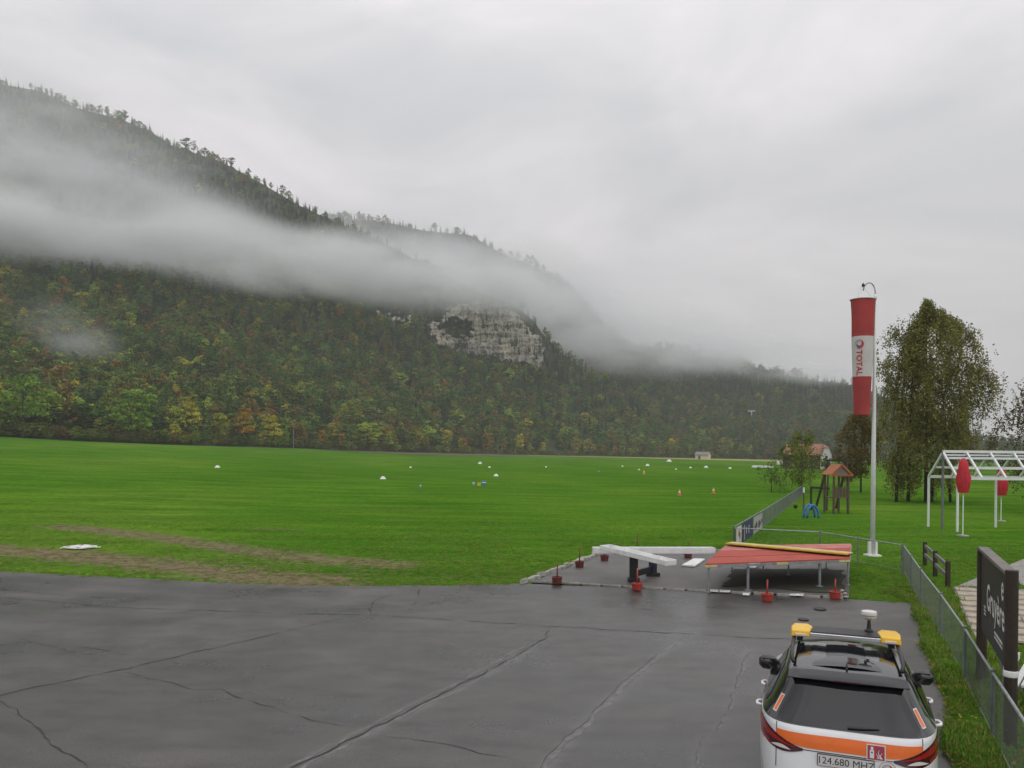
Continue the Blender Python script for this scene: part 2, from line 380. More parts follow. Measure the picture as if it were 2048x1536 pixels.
c = mixc(N, Lk, 1.0, ra.outputs[0], rb.outputs[0], 'MULTIPLY'); c = mixc(N, Lk, 1.0, c, rc.outputs[0], 'MULTIPLY')
sa = N.new("ShaderNodeAttribute"); sa.attribute_name = "stain"; pa = N.new("ShaderNodeAttribute"); pa.attribute_name = "pale"
def mul(N, Lk, a, b_):
    x = N.new("ShaderNodeMath"); x.operation = 'MULTIPLY'
    for i, q in ((0, a), (1, b_)):
        if isinstance(q, (int, float)): x.inputs[i].default_value = q
        else: Lk.new(q, x.inputs[i])
    return x.outputs[0]
ns = N.new("ShaderNodeMapRange"); ns.inputs['From Min'].default_value = 0.3; ns.inputs['From Max'].default_value = 0.62; Lk.new(nc_.outputs[0], ns.inputs['Value'])
c = mixc(N, Lk, mul(N, Lk, sa.outputs['Fac'], ns.outputs[0]), c, (0.030, 0.030, 0.031))
c = mixc(N, Lk, mul(N, Lk, mul(N, Lk, pa.outputs['Fac'], ns.outputs[0]), 0.5), c, (0.17, 0.17, 0.17))
Lk.new(c, b.inputs['Base Color'])
rr = N.new("ShaderNodeMapRange"); rr.inputs['From Min'].default_value = 0.3; rr.inputs['From Max'].default_value = 0.7
rr.inputs['To Min'].default_value = 0.20; rr.inputs['To Max'].default_value = 0.50; Lk.new(na.outputs[0], rr.inputs['Value']); Lk.new(rr.outputs[0], b.inputs['Roughness'])
b.inputs['Specular IOR Level'].default_value = 0.60
bp = N.new("ShaderNodeBump"); bp.inputs['Strength'].default_value = 0.25; bp.inputs['Distance'].default_value = 0.006; Lk.new(nb.outputs[0], bp.inputs['Height']); Lk.new(bp.outputs[0], b.inputs['Normal'])
M['asphalt'] = m
apron = mesh_np('apron', V, grid_faces(len(ws), len(ax_)), m, smooth=True); tag(apron, kind='structure')
vattr(apron, 'stain', np.clip(stain, 0, 1)); vattr(apron, 'pale', np.clip(pale, 0, 1))

M['crack'] = mat('crack_filler', (0.018, 0.018, 0.019), 0.55, var=0.4, vscale=9)
M['crack_rim'] = mat('pale_crack_rim', (0.135, 0.132, 0.127), 0.6, var=0.5, vscale=7)
def crack(pts, w, jit=0.03, seed=0, name='crack_seal', mt='crack', lift=0.005):
    g = [gp(a, b_) for a, b_ in pts]; dense = []
    for p, q in zip(g[:-1], g[1:]):
        n = max(2, int((q - p).length / 0.10))
        dense += [p.lerp(q, k / n) for k in range(n)]
    dense.append(g[-1]); vs = []
    for i, p in enumerate(dense):
        d = (dense[min(i + 1, len(dense) - 1)] - dense[max(i - 1, 0)]).normalized(); s = Vector((-d.y, d.x, 0))
        off = jit * 2.2 * fbm(i * .22, seed, 1.3); ww = w * max(0.12, 0.75 + 1.1 * fbm(i * .31, seed + 5, 7.7)) * min(1, (i + 1) / 6, (len(dense) - i) / 6)
        z = 0.012 * fbm(p.x * .16, p.y * .16, 5) + lift
        for k in (-0.5, 0.5):
            r = p + s * (off + k * ww); vs.append((r.x, r.y, z))
    fs = [(2 * i, 2 * i + 1, 2 * i + 3, 2 * i + 2) for i in range(len(dense) - 1)]
    return mesh_np(name, vs, fs, M[mt], parent=apron)
for k, (pts, w) in enumerate((([(-60, 1190), (0, 1195), (240, 1215), (430, 1222), (590, 1228), (740, 1230), (900, 1240), (1060, 1250), (1250, 1262), (1500, 1275), (1600, 1280)], 0.035),
                   ([(-60, 1402), (0, 1390), (100, 1368), (240, 1340), (400, 1302), (520, 1275), (690, 1235)], 0.045),
                   ([(245, 1342), (300, 1355), (390, 1378), (440, 1380), (520, 1408), (640, 1445), (715, 1455)], 0.022),
                   ([(-20, 1390), (0, 1400), (60, 1445), (100, 1485), (160, 1520), (175, 1545)], 0.024),
                   ([(1100, 1255)] + C5, 0.038), (C6, 0.012), (C7, 0.010), ([(740, 1230), (745, 1205), (765, 1195), (785, 1190)], 0.04),
                   ([(838, 1177), (837, 1195)], 0.05), ([(820, 1212), (840, 1200)], 0.03), ([(765, 1470), (860, 1485), (960, 1505), (1025, 1519)], 0.014),
                   ([(30, 1275), (150, 1305)], 0.012), ([(140, 1290), (300, 1317)], 0.014), ([(1265, 1218), (1312, 1220)], 0.07),
                   ([(-60, 1180), (0, 1178), (120, 1190), (260, 1198)], 0.03))):
    crack(pts, w, seed=k * 3.7)
crack([(a + 7, b_ + 4) for a, b_ in C5], 0.075, seed=14.8, name='crack_rim', mt='crack_rim', lift=0.003); crack([(a - 6, b_ - 4) for a, b_ in C5], 0.055, seed=14.8, name='crack_rim', mt='crack_rim', lift=0.003)
crack([(a + 7, b_ + 2) for a, b_ in C6], 0.12, seed=18.5, name='crack_rim', mt='crack_rim', lift=0.003); crack([(a + 3, b_ + 2) for a, b_ in C7], 0.08, jit=.05, seed=22.2, name='crack_rim', mt='crack_rim', lift=0.003)
# two iron drain covers on the apron
for (px, py, r_) in ((1640, 1219, 0.16), (1607, 1240, 0.13)):
    p = gp(px, py)
    o = MB().lathe([(r_, 0.0), (r_, 0.022), (r_ * 0.86, 0.024), (r_ * 0.84, 0.016), (0.02, 0.018)], 20).build('drain_cover', M['black'], loc=(p.x, p.y, 0.006))
    tag(o, 'small dark drain cover set in the asphalt nearer the car roof' if px < 1620 else 'small dark drain cover in the asphalt below the red signal table', 'drain cover')

# ------------------------------------------------------------------ signal pad with kerbs
FL, FR, BR, BL = gp(1060, 1166), gp(1698, 1197), gp(1700, 1102), gp(1214, 1106)
vs = []; nu, nv = 60, 44
for j in range(nv):
    for i in range(nu):
        a = FL.lerp(FR, i / (nu - 1)); c_ = BL.lerp(BR, i / (nu - 1)); p = a.lerp(c_, j / (nv - 1))
        vs.append((p.x, p.y, 0.03 + 0.008 * fbm(p.x * .5, p.y * .5, 2)))
vs = np.array(vs)
M['pad'] = mat('dirty_pad', (0.115, 0.108, 0.100), 0.5, var=0.5, vscale=0.9, bump=0.3, bscale=20, col2=(0.045, 0.041, 0.036))
pad = mesh_np('signal_pad', vs, grid_faces(nv, nu), M['pad']); tag(pad, kind='structure')
M['pad_dark'] = mat('dark_pad_tone', (0.022, 0.024, 0.012), 0.8, var=0.4, vscale=2.0)
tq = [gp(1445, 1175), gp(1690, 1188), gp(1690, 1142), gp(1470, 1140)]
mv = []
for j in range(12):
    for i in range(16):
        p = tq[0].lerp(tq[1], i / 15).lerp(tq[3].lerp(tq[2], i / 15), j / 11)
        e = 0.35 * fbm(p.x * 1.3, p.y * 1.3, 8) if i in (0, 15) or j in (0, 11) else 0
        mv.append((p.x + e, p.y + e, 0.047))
mo = mesh_np('dark_pad_patch', mv, grid_faces(12, 16), M['pad_dark'], parent=pad)  # dark, uneven-edged sheet on the pad beneath the signal table
def kerb_run(a, b_, n, w, h, jit, parent):
    a = Vector(a); b_ = Vector(b_); d = (b_ - a); L = d.length / n; dn = d.normalized(); ang = math.atan2(dn.y, dn.x)
    for k in range(n):
        c_ = a.lerp(b_, (k + 0.5) / n)
        o = MB().box((0, 0, 0), (L * (0.93 - 0.06 * random.random()), w * (1 + jit * random.uniform(-1, 1)), h), taper=0.94).build('kerb_stone', M['concrete'], parent)
        o.location = (c_.x, c_.y, h / 2 - 0.02 + jit * 0.05 * random.uniform(-1, 1)); o.rotation_euler = (random.uniform(-1, 1) * jit * .15, random.uniform(-1, 1) * jit * .15, ang + jit * 0.12 * random.uniform(-1, 1))
kerb_run(gp(1042, 1168), gp(1210, 1106), 18, 0.17, 0.14, 0.6, pad)
kerb_run(gp(1082, 1166), gp(1690, 1198), 14, 0.06, 0.085, 0.2, pad)
kerb_run(gp(1216, 1105), gp(1700, 1101), 10, 0.12, 0.10, 0.4, pad)
# loose stones at the pad corner
for (px, py) in ((1684, 1186), (1690, 1192), (1680, 1194), (1692, 1199)):
    p = gp(px, py); q = MB().lathe([(0.02, 0), (0.06, 0.02), (0.07, 0.05), (0.03, 0.08)], 7).build('loose_stone', M['concrete'], loc=(p.x, p.y, 0.03))
    q.rotation_euler = (0, 0, random.uniform(0, 6)); tag(q, {1684: 'farthest', 1690: 'second farthest', 1680: 'leftmost', 1692: 'nearest'}[px] + ' of the small pale loose stones at the pad corner', 'stone', 'loose stones at the pad corner')

# ------------------------------------------------------------------ grass verge and terrace at the fence
vb = [gp(a, b_) for a, b_ in ((1820, 1206), (1838, 1240), (1842, 1290), (1868, 1340), (1890, 1400), (1888, 1470), (1910, 1530), (1935, 1620))]
vy = np.array([p.y for p in vb])[::-1]; vx = np.array([p.x for p in vb])[::-1]
yy = np.linspace(4.5, vb[0].y + 0.2, 150); cols = np.concatenate([np.linspace(0, 4, 60), np.linspace(4.3, 22, 18)])
V = []
for y in yy:
    x0 = float(np.interp(y, vy, vx)) + 0.09 * fbm(y * 1.7, 2.2, 0)
    for c_ in cols:
        x = x0 + c_; V.append((x, y, 0.012 + min(1, c_ * 3) * (0.05 + 0.035 * fbm(x * 1.2, y * 1.2, 4))))
V = np.array(V)
verge = mesh_np('verge', V, grid_faces(len(yy), len(cols)), M['meadow'], smooth=True); tag(verge, kind='structure')
bb = np.clip(0.45 * np.exp(-(np.tile(cols, len(yy)) / 0.35) ** 2), 0, 1); vattr(verge, 'bare', bb)
M['gravel'] = mat('terrace_gravel', (0.27, 0.255, 0.235), 0.85, var=0.45, vscale=6, bump=0.6, bscale=25)
A, B, C_, D_ = gp(1906, 1182), gp(1948, 1290), gp(2300, 1250), gp(2150, 1080)
tv = []
for j in range(14):
    for i in range(14):
        p = A.lerp(B, j / 13).lerp(D_.lerp(C_, j / 13), i / 13); tv.append((p.x, p.y, 0.105 + 0.01 * fbm(p.x, p.y, 3)))
TA, TB = A.copy(), B.copy()
terrace = mesh_np('terrace', tv, grid_faces(14, 14), M['gravel'], smooth=True); tag(terrace, kind='structure')
M['slab'] = mat('beige_stone', (0.36, 0.31, 0.24), 0.75, var=0.35, vscale=4, bump=0.4)
ang = math.atan2((B - A).y, (B - A).x)
for j in range(9):
    for i in range(3):
        p = A.lerp(B, (j + .5) / 9) + Vector((math.cos(ang - 1.57), math.sin(ang - 1.57), 0)) * (-(i + .5) * 0.62)
        o = MB().box((0, 0, 0), (0.56 + .05 * random.random(), 0.57, 0.05), taper=0.97).build('paving_slab', M['slab'], terrace)
        o.location = (p.x, p.y, 0.13 + 0.008 * random.random()); o.rotation_euler = (0.01 * random.uniform(-1, 1), 0.01 * random.uniform(-1, 1), ang + 0.05 * random.uniform(-1, 1))

# ------------------------------------------------------------------ mountains
def smooth(a, b_, x):
    t = np.clip((x - a) / (b_ - a), 0, 1); return t * t * (3 - 2 * t)
R1 = np.array([(-700, 110), (-300, 130), (0, 168), (80, 182), (150, 215), (240, 238), (300, 262), (340, 290), (440, 322), (520, 365), (600, 412), (680, 448), (760, 482), (860, 535), (960, 585), (1040, 618), (1070, 645), (1088, 672), (1130, 712), (1200, 762), (1270, 800), (1340, 834), (1420, 872), (1500, 905)], float)
R1D = np.array([(-700, 860), (0, 930), (440, 910), (760, 1010), (1040, 960), (1200, 860), (1330, 820), (1500, 760)], float)
FOOT = np.array([(700, 660), (860, 694), (900, 702), (960, 718), (1030, 732), (1080, 742), (1200, 770)], float)
def y_base(px): return np.interp(px, [e[0] for e in EDGE], [e[1] for e in EDGE])
def d_base(px): return np.interp(px, [e[0] for e in EDGE], [e[2] for e in EDGE])
def main_depth(px, py):
    y0 = y_base(px); y1 = np.interp(px, R1[:, 0], R1[:, 1]); D0 = d_base(px); D1 = np.maximum(np.interp(px, R1D[:, 0], R1D[:, 1]), D0 + 20)
    t = np.clip((y0 - py) / np.maximum(y0 - y1, 1), 0, 1.2); d = D0 + (D1 - D0) * t
    w = smooth(830, 890, px) * (1 - smooth(1085, 1125, px)); yf = np.interp(px, FOOT[:, 0], FOOT[:, 1])
    tf = np.clip((y0 - yf) / np.maximum(y0 - y1, 1), 0, 1.2); Df = D0 + (D1 - D0) * tf
    return np.where(py < yf, Df + (d - Df) * (1 - 0.78 * w), d)
m = bpy.data.materials.new('forest_floor'); m.use_nodes = True
M['hill'] = mat('forest_floor', (0.034, 0.040, 0.018), 0.95, var=0.5, vscale=0.02)
def hill_mesh(name, pxs, y0f, y1f, depthf, rows, amp, seed, back=500):
    V = []; n = len(pxs)
    for k in range(rows):
        t = k / (rows - 1); py = y0f(pxs) + (y1f(pxs) - y0f(pxs)) * t
        if k == 0: py = py + 2
        d = depthf(pxs, py)
        for i in range(n):
            dd = d[i] + amp * math.sin(math.pi * t) * fbm(pxs[i] * .012, py[i] * .012, seed, 5)
            p = at(pxs[i], py[i], dd)
            if k == 0: p = Vector((p.x, p.y - 6, p.z - 1.5))
            V.append(p[:])
    top = V[-n:]
    for s in (0.35, 1.0):
        for p in top: V.append((p[0] * (1 + .1 * s), p[1] + back * s, p[2] * (1 - 0.7 * s) if s == 1 else p[2] * 0.86))
    o = mesh_np(name, V, grid_faces(rows + 2, n), M['hill'], smooth=True); tag(o, kind='structure')
    return o, np.array(V).reshape(rows + 2, n, 3)
px1 = np.linspace(-700, 1500, 230)
mountain, G1 = hill_mesh('mountain', px1, y_base, lambda x: np.interp(x, R1[:, 0], R1[:, 1]), main_depth, 64, 26, 3.1)
R2 = np.array([(380, 440), (560, 434), (680, 436), (780, 446), (850, 462), (940, 470), (1000, 505), (1060, 530), (1130, 566), (1200, 640), (1300, 740), (1420, 830)], float)
px2 = np.linspace(380, 1420, 90)
hill2, G2 = hill_mesh('far_mountain', px2, lambda x: np.full_like(x, 900.0), lambda x: np.interp(x, R2[:, 0], R2[:, 1]), lambda x, y: 1150 + (900 - y) / 450 * 550, 30, 40, 8.8)
R3 = np.array([(1080, 690), (1180, 700), (1260, 690), (1350, 696), (1450, 722), (1520, 738), (1580, 752), (1650, 764), (1720, 772), (1760, 790), (1850, 828), (1950, 880), (2050, 896), (2300, 900), (2700, 880)], float)
px3 = np.linspace(1080, 2700, 130)
def y3b(x): return np.interp(x, [1080, 1200, 1400, 1600, 1900, 2300, 2700], [910, 912.5, 916.5, 920, 922, 928, 934])
hill3, G3 = hill_mesh('valley_hill', px3, y3b, lambda x: np.interp(x, R3[:, 0], R3[:, 1]), lambda x, y: 735 + np.clip((y3b(x) - y), 0, 300) / 220 * 560, 30, 40, 5.5)

# limestone cliff on the shoulder of the mountain
CL = np.array([(868, 690), (872, 664), (886, 655), (884, 640), (890, 618), (930, 604), (985, 600), (1012, 612), (1040, 640), (1058, 662), (1078, 672), (1084, 700), (1080, 742), (1060, 730), (1030, 724), (985, 716), (958, 716), (935, 706), (905, 702)], float)
HOLE = np.array([(884, 650), (900, 640), (930, 642), (948, 656), (938, 672), (905, 674), (888, 668)], float)
CL2 = np.array([(730, 628), (770, 618), (830, 626), (890, 636), (892, 696), (862, 684), (832, 664), (790, 652), (745, 644)], float)
def inside(P, poly):
    x, y = P[:, 0], P[:, 1]; r = np.zeros(len(P), bool); j = len(poly) - 1
    for i in range(len(poly)):
        xi, yi = poly[i]; xj, yj = poly[j]
        r ^= ((yi > y) != (yj > y)) & (x < (xj - xi) * (y - yi) / (yj - yi + 1e-9) + xi); j = i
    return r
def cliff_mask(P):
    def sd(poly):
        d = poly_dist(P, np.vstack([poly, poly[:1]])); return np.where(inside(P, poly), d, -d)
    return np.maximum(np.minimum(sd(CL), -sd(HOLE) - 1), sd(CL2) * .6 - 7 + 11 * np.array([fbm(a * .06, c_ * .10, 6.6, 4) for a, c_ in P]))
def rock_sheet(x0, x1, y0_, y1_, nx, ny):
    qx, qy = np.meshgrid(np.linspace(x0, x1, nx), np.linspace(y1_, y0_, ny)); P = np.stack([qx.ravel(), qy.ravel()], 1)
    sdv = cliff_mask(P); d = main_depth(P[:, 0], np.maximum(P[:, 1], np.interp(P[:, 0], R1[:, 0], R1[:, 1]) - 2)); V = []
    for (x, y), s, dd in zip(P, sdv, d):
        jag = 9 * fbm(x * .10, y * .13, 1.7, 5)
        k = max(0, min(1, (s + jag + 5) / 7))
        ledge = 3.2 * fbm(x * .015, y * .11, 4.4, 4)
        col = 6.0 * fbm(x * .075, y * .022, 9.1, 4) + 3.2 * abs(fbm(x * .26, y * .16, 3.3, 4)) + ledge
        V.append(at(x, y, dd + 16 * (1 - k) - 15 * k + col * k)[:])
    fq = grid_faces(ny, nx); return V, fq[(sdv[fq] > -9).all(axis=1)]
m = bpy.data.materials.new('limestone'); m.use_nodes = True; N = m.node_tree.nodes; Lk = m.node_tree.links; b = N["Principled BSDF"]; b.inputs['Roughness'].default_value = 0.9
tc = N.new("ShaderNodeTexCoord")
q1 = noise_node(N, Lk, tc, 0.05, 8, (1, 1, 0.5), 0.7); q2 = noise_node(N, Lk, tc, 0.16, 6, (1.8, 1.8, 0.22), 0.7)
k1 = ramp(N, [(0.36, (0.12, 0.115, 0.10)), (0.47, (0.34, 0.32, 0.285)), (0.62, (0.54, 0.485, 0.385))]); Lk.new(q1.outputs[0], k1.inputs[0])
k2 = ramp(N, [(0.42, (0.10, 0.11, 0.09)), (0.50, (0.85, 0.85, 0.85)), (0.75, (1, 1, 1))]); Lk.new(q2.outputs[0], k2.inputs[0])
Lk.new(mixc(N, Lk, 0.9, k1.outputs[0], k2.outputs[0], 'MULTIPLY'), b.inputs['Base Color'])
for rng_ in ((850, 1098, 590, 752, 190, 120), (722, 900, 606, 706, 120, 70)):
    v_, f_ = rock_sheet(*rng_); mesh_np('rock_face', v_, f_, m, parent=mountain)
# ------------------------------------------------------------------ trees
def quads_np(cent, nrm, size, rs, aspect=1.0):
    """small leaf faces: centres, facing directions, sizes"""
    n = len(cent); up = rs.normal(size=(n, 3)); a = np.cross(nrm, up); a /= np.linalg.norm(a, axis=1)[:, None] + 1e-9
    b_ = np.cross(nrm, a); b_ /= np.linalg.norm(b_, axis=1)[:, None] + 1e-9
    s = size[:, None]
    v = np.stack([cent - a * s, cent - b_ * s * aspect, cent + a * s, cent + b_ * s * aspect], 1).reshape(-1, 3)
    return v, np.arange(4 * n).reshape(-1, 4)
def crown_arrays(kind, seed, dens=1.0):
    """unit-height tree crown (height 1)"""
    rs = np.random.default_rng(seed); C = []; Nn = []; S = []; T = []
    if kind == 'conifer':
        for k in range(15):
            t = k / 14; z = 0.10 + 0.88 * t; R = 0.155 * (1 - t) ** 0.85 + 0.008; n = max(4, int(13 * (1 - t * .75)))
            for a in np.linspace(0, 2 * math.pi, n, endpoint=False) + rs.uniform(0, 6):
                rr = R * rs.uniform(0.7, 1.15)
                for f in (0.45, 0.9):
                    C.append((rr * f * math.cos(a), rr * f * math.sin(a), z - 0.05 * f * (1 - t) + rs.uniform(-.012, .012)))
                    Nn.append((math.cos(a) * .55, math.sin(a) * .55, 0.8)); S.append(0.036 * (1 - t * .6)); T.append(rs.uniform(.65, 1.25))
    else:
        if kind == 'round': rx, z0, z1, nc = 0.33, 0.16, 1.0, 30
        elif kind == 'tall': rx, z0, z1, nc = 0.22, 0.12, 1.0, 30
        elif kind == 'wide': rx, z0, z1, nc = 0.42, 0.08, 1.0, 40
        else: rx, z0, z1, nc = 0.26, 0.08, 1.0, 26       # thin
        nq = int((9 if kind == 'thin' else 17) * dens)
        for _ in range(nc):
            d = rs.normal(size=3); d /= np.linalg.norm(d); r = rs.uniform(0.45, 0.86)
            zc = (z0 + z1) / 2; hz = (z1 - z0) / 2
            taper = 1.0 - 0.25 * max(0, d[2] * r)
            c0 = np.array([d[0] * rx * r * taper, d[1] * rx * r * taper, zc + d[2] * hz * r]); cr = rs.uniform(0.07, 0.13) * (1.2 if kind == 'wide' else 1)
            tone = rs.uniform(0.62, 1.35)
            for _ in range(nq):
                e = rs.normal(size=3); e /= np.linalg.norm(e); e[2] = abs(e[2]) * .8 + e[2] * .2
                C.append(c0 + e * cr * rs.uniform(.55, 1.0) * np.array([1, 1, .8])); Nn.append(e + rs.normal(size=3) * .35); S.append(rs.uniform(.018, .036) / (dens ** .5)); T.append(tone * rs.uniform(.8, 1.2))
    C = np.array(C); Nn = np.array(Nn); Nn /= np.linalg.norm(Nn, axis=1)[:, None]
    v, f = quads_np(C, Nn, np.array(S), rs); return v, f, np.repeat(np.array(T), 4)
def trunk_mb(kind, seed):
    rs = random.Random(seed); t = MB()
    r = 0.014 if kind == 'conifer' else 0.017
    pts = [(0, 0, -0.03), (0.004, 0, 0.2), (-0.006, 0.005, 0.5), (0.0, 0, 0.92)]; t.path(pts, [r, r * .85, r * .55, r * .12], 6)
    if kind != 'conifer':
        for k in range(7):
            a = rs.uniform(0, 6.28); z = rs.uniform(0.22, 0.62); L = rs.uniform(.12, .22)
            t.path([(0, 0, z), (math.cos(a) * L * .5, math.sin(a) * L * .5, z + L * .55), (math.cos(a) * L, math.sin(a) * L, z + L * 1.2)], [r * .45, r * .3, r * .1], 4)
    return t
def raw_mesh(name, v, f, tone, mats):
    me = bpy.data.meshes.new(name); v = np.asarray(v, np.float32); f = np.asarray(f, np.int32)
    me.vertices.add(len(v)); me.vertices.foreach_set("co", v.ravel()); me.loops.add(f.size); me.loops.foreach_set("vertex_index", f.ravel())
    me.polygons.add(len(f)); me.polygons.foreach_set("loop_start", np.arange(0, f.size, 4, dtype=np.int32)); me.polygons.foreach_set("loop_total", np.full(len(f), 4, dtype=np.int32))
    me.update(); a = me.attributes.new("tone", 'FLOAT', 'POINT'); a.data.foreach_set("value", np.asarray(tone, np.float32))
    for q in mats: me.materials.append(q)
    return me
M['leaf_tint'] = leaf_mat('forest_leaves', attr='tint', trans=0.2)

# prototypes of the forest trees (never linked to the scene themselves)
protos = bpy.data.collections.new("forest_kinds")
KINDS = ['conifer', 'conifer', 'conifer', 'round', 'round', 'round', 'tall', 'tall', 'thin', 'thin']
for k, kd in enumerate(KINDS):
    v, f, t = crown_arrays(kd, 100 + k, 1.0)
    tv_ = trunk_mb(kd, 200 + k); tq_ = [q for q in tv_.f if len(q) == 4]
    v2 = np.vstack([v, np.array(tv_.v)]); f2 = np.vstack([f, np.array(tq_) + len(v)])
    me = raw_mesh("kind_%02d" % k, v2, f2, np.concatenate([t, np.full(len(tv_.v), 1.0)]), [M['leaf_tint'], M['bark']])
    mi = np.zeros(len(f2), dtype=np.int32); mi[len(f):] = 1; me.polygons.foreach_set("material_index", mi)
    protos.objects.link(bpy.data.objects.new("kind_%02d" % k, me))

def scatter_object(name, P, idx, scl, rot, tint, coll):
    me = bpy.data.meshes.new(name); me.vertices.add(len(P)); me.vertices.foreach_set("co", np.asarray(P, np.float32).ravel())
    a = me.attributes.new("idx", 'INT', 'POINT'); a.data.foreach_set("value", np.asarray(idx, np.int32))
    a = me.attributes.new("scl", 'FLOAT_VECTOR', 'POINT'); a.data.foreach_set("vector", np.asarray(scl, np.float32).ravel())
    a = me.attributes.new("rot", 'FLOAT_VECTOR', 'POINT'); a.data.foreach_set("vector", np.asarray(rot, np.float32).ravel())
    if tint is not None:
        a = me.attributes.new("tint", 'FLOAT_COLOR', 'POINT'); a.data.foreach_set("color", np.hstack([tint, np.ones((len(P), 1))]).astype(np.float32).ravel())
    me.update(); o = bpy.data.objects.new(name, me); link(o); tag(o, kind='stuff')
    ng = bpy.data.node_groups.new(name + "_scatter", 'GeometryNodeTree')
    ng.interface.new_socket("Geometry", in_out='INPUT', socket_type='NodeSocketGeometry'); ng.interface.new_socket("Geometry", in_out='OUTPUT', socket_type='NodeSocketGeometry')
    gi = ng.nodes.new("NodeGroupInput"); go = ng.nodes.new("NodeGroupOutput"); ip = ng.nodes.new("GeometryNodeInstanceOnPoints"); ci = ng.nodes.new("GeometryNodeCollectionInfo")
    ci.inputs['Collection'].default_value = coll; ci.inputs['Separate Children'].default_value = True; ci.inputs['Reset Children'].default_value = True
    def na_(nm, ty):
        n = ng.nodes.new("GeometryNodeInputNamedAttribute"); n.data_type = ty; n.inputs['Name'].default_value = nm; return [s for s in n.outputs if s.enabled][0]
    ip.inputs['Pick Instance'].default_value = True
    ng.links.new(gi.outputs[0], ip.inputs['Points']); ng.links.new(ci.outputs[0], ip.inputs['Instance']); ng.links.new(na_("idx", 'INT'), ip.inputs['Instance Index'])
    e2r = ng.nodes.new("FunctionNodeEulerToRotation"); ng.links.new(na_("rot", 'FLOAT_VECTOR'), e2r.inputs[0]); ng.links.new(e2r.outputs[0], ip.inputs['Rotation'])
    ng.links.new(na_("scl", 'FLOAT_VECTOR'), ip.inputs['Scale']); ng.links.new(ip.outputs[0], go.inputs[0])
    md = o.modifiers.new("scatter", 'NODES'); md.node_group = ng
    return o

PAL = np.array([(0.026, 0.046, 0.018), (0.040, 0.070, 0.020), (0.056, 0.088, 0.022), (0.085, 0.102, 0.024), (0.080, 0.066, 0.026), (0.105, 0.072, 0.024), (0.170, 0.150, 0.022), (0.165, 0.080, 0.016), (0.120, 0.160, 0.024)])
def sample_grid(G, n, rs, rows=None):
    rows = rows or G.shape[0] - 2
    a = G[:rows - 1, :-1]; b_ = G[:rows - 1, 1:]; c_ = G[1:rows, :-1]; d_ = G[1:rows, 1:]
    ar = np.linalg.norm(np.cross(b_ - a, c_ - a), axis=-1); dist = np.linalg.norm(a, axis=-1)
    w = (ar / dist ** 0.6).ravel(); w /= w.sum(); k = rs.choice(len(w), n, p=w); u = rs.random(n)[:, None]; v = rs.random(n)[:, None]
    A_, B_, C2, D2 = (q.reshape(-1, 3)[k] for q in (a, b_, c_, d_))
    P = (A_ * (1 - u) + B_ * u) * (1 - v) + (C2 * (1 - u) + D2 * u) * v
    return P, (k // (G.shape[1] - 1)) / (rows - 2)
def px_of(P):
    x = P[:, 0] / P[:, 1]; z = (P[:, 2] - H) / P[:, 1]
    return np.stack([CX + F * (x * CR + z * SR), HY - F * (-x * SR + z * CR)], 1)
def forest(name, G, n, seed, hscale=1.0, conif=0.22, cliff=False, conif_top=0.75, bright=1.0):
    rs = np.random.default_rng(seed); P, t = sample_grid(G, n, rs); q = px_of(P)
    keep = (q[:, 0] > -260) & (q[:, 0] < 2250) & ((t > .012) | (not cliff))
    if cliff: keep &= inside(np.stack([q[:, 0], q[:, 1] - 5], 1), HOLE) | (cliff_mask(np.stack([q[:, 0], q[:, 1] - 4], 1)) < -3) & (cliff_mask(np.stack([q[:, 0], q[:, 1] - 13], 1)) < 1)
    if cliff:
        q2 = np.stack([q[:, 0], q[:, 1] - 5], 1); onc = (cliff_mask(q2) > -2) & ~keep & (rs.random(len(P)) < .11) & (q[:, 0] > 700) & (q[:, 0] < 1100)
        P[onc] *= (1 - 19 / np.linalg.norm(P[onc], axis=1))[:, None]; keep |= onc
    P = P[keep]; t = t[keep]; n = len(P)
    patch = np.array([fbm(p[0] * .011, p[1] * .011, p[2] * .011 + seed) for p in P])
    isc = rs.random(n) < np.clip(conif + (conif_top - conif) * smooth(0.45, 0.8, t) + 0.35 * patch, 0.04, 0.95)
    idx = np.where(isc, rs.integers(0, 3, n), rs.integers(3, 10, n))
    h = np.where(isc, rs.uniform(9, 19, n) * (1 - .25 * smooth(.7, 1., t)), rs.uniform(9, 18, n)) * hscale
    wd = h * np.where(isc, rs.uniform(.85, 1.2, n), rs.uniform(0.85, 1.35, n))
    pr = np.array([.16, .25, .25, .14, .08, .04, .025, .012, .043]); ci = rs.choice(len(PAL), n, p=pr)
    low = smooth(0.28, 0.02, t); up = rs.random(n) < 0.30 * low; ci[up] = rs.choice([3, 5, 6, 7, 8], up.sum(), p=[.36, .30, .12, .06, .16])
    tint = PAL[ci] * rs.uniform(.7, 1.35, (n, 1)) * 1.75; tint[isc] = np.array([0.024, 0.043, 0.022]) * rs.uniform(.6, 1.5, (isc.sum(), 1))
    P[:, 2] -= 0.3; tint = tint * bright
    return scatter_object(name, P, idx, np.stack([wd, wd, h], 1), np.stack([rs.uniform(-.05, .05, n), rs.uniform(-.05, .05, n), rs.uniform(0, 6.28, n)], 1), tint, protos)
f1 = forest('mountain_forest', G1, 19000, 11, 0.88, 0.26, cliff=True, conif_top=.78, bright=1.12); tag(f1, 'mixed autumn forest covering the near mountainside', 'forest')
f2 = forest('far_mountain_forest', G2[11:], 8000, 12, 1.35, 0.45); tag(f2, 'dim forest on the far ridge in cloud', 'forest')
f3 = forest('valley_forest', G3, 7500, 13, 1.0, 0.40, conif_top=0.85, bright=.75); tag(f3, 'hazy forest on the low valley hill behind the barn', 'forest')

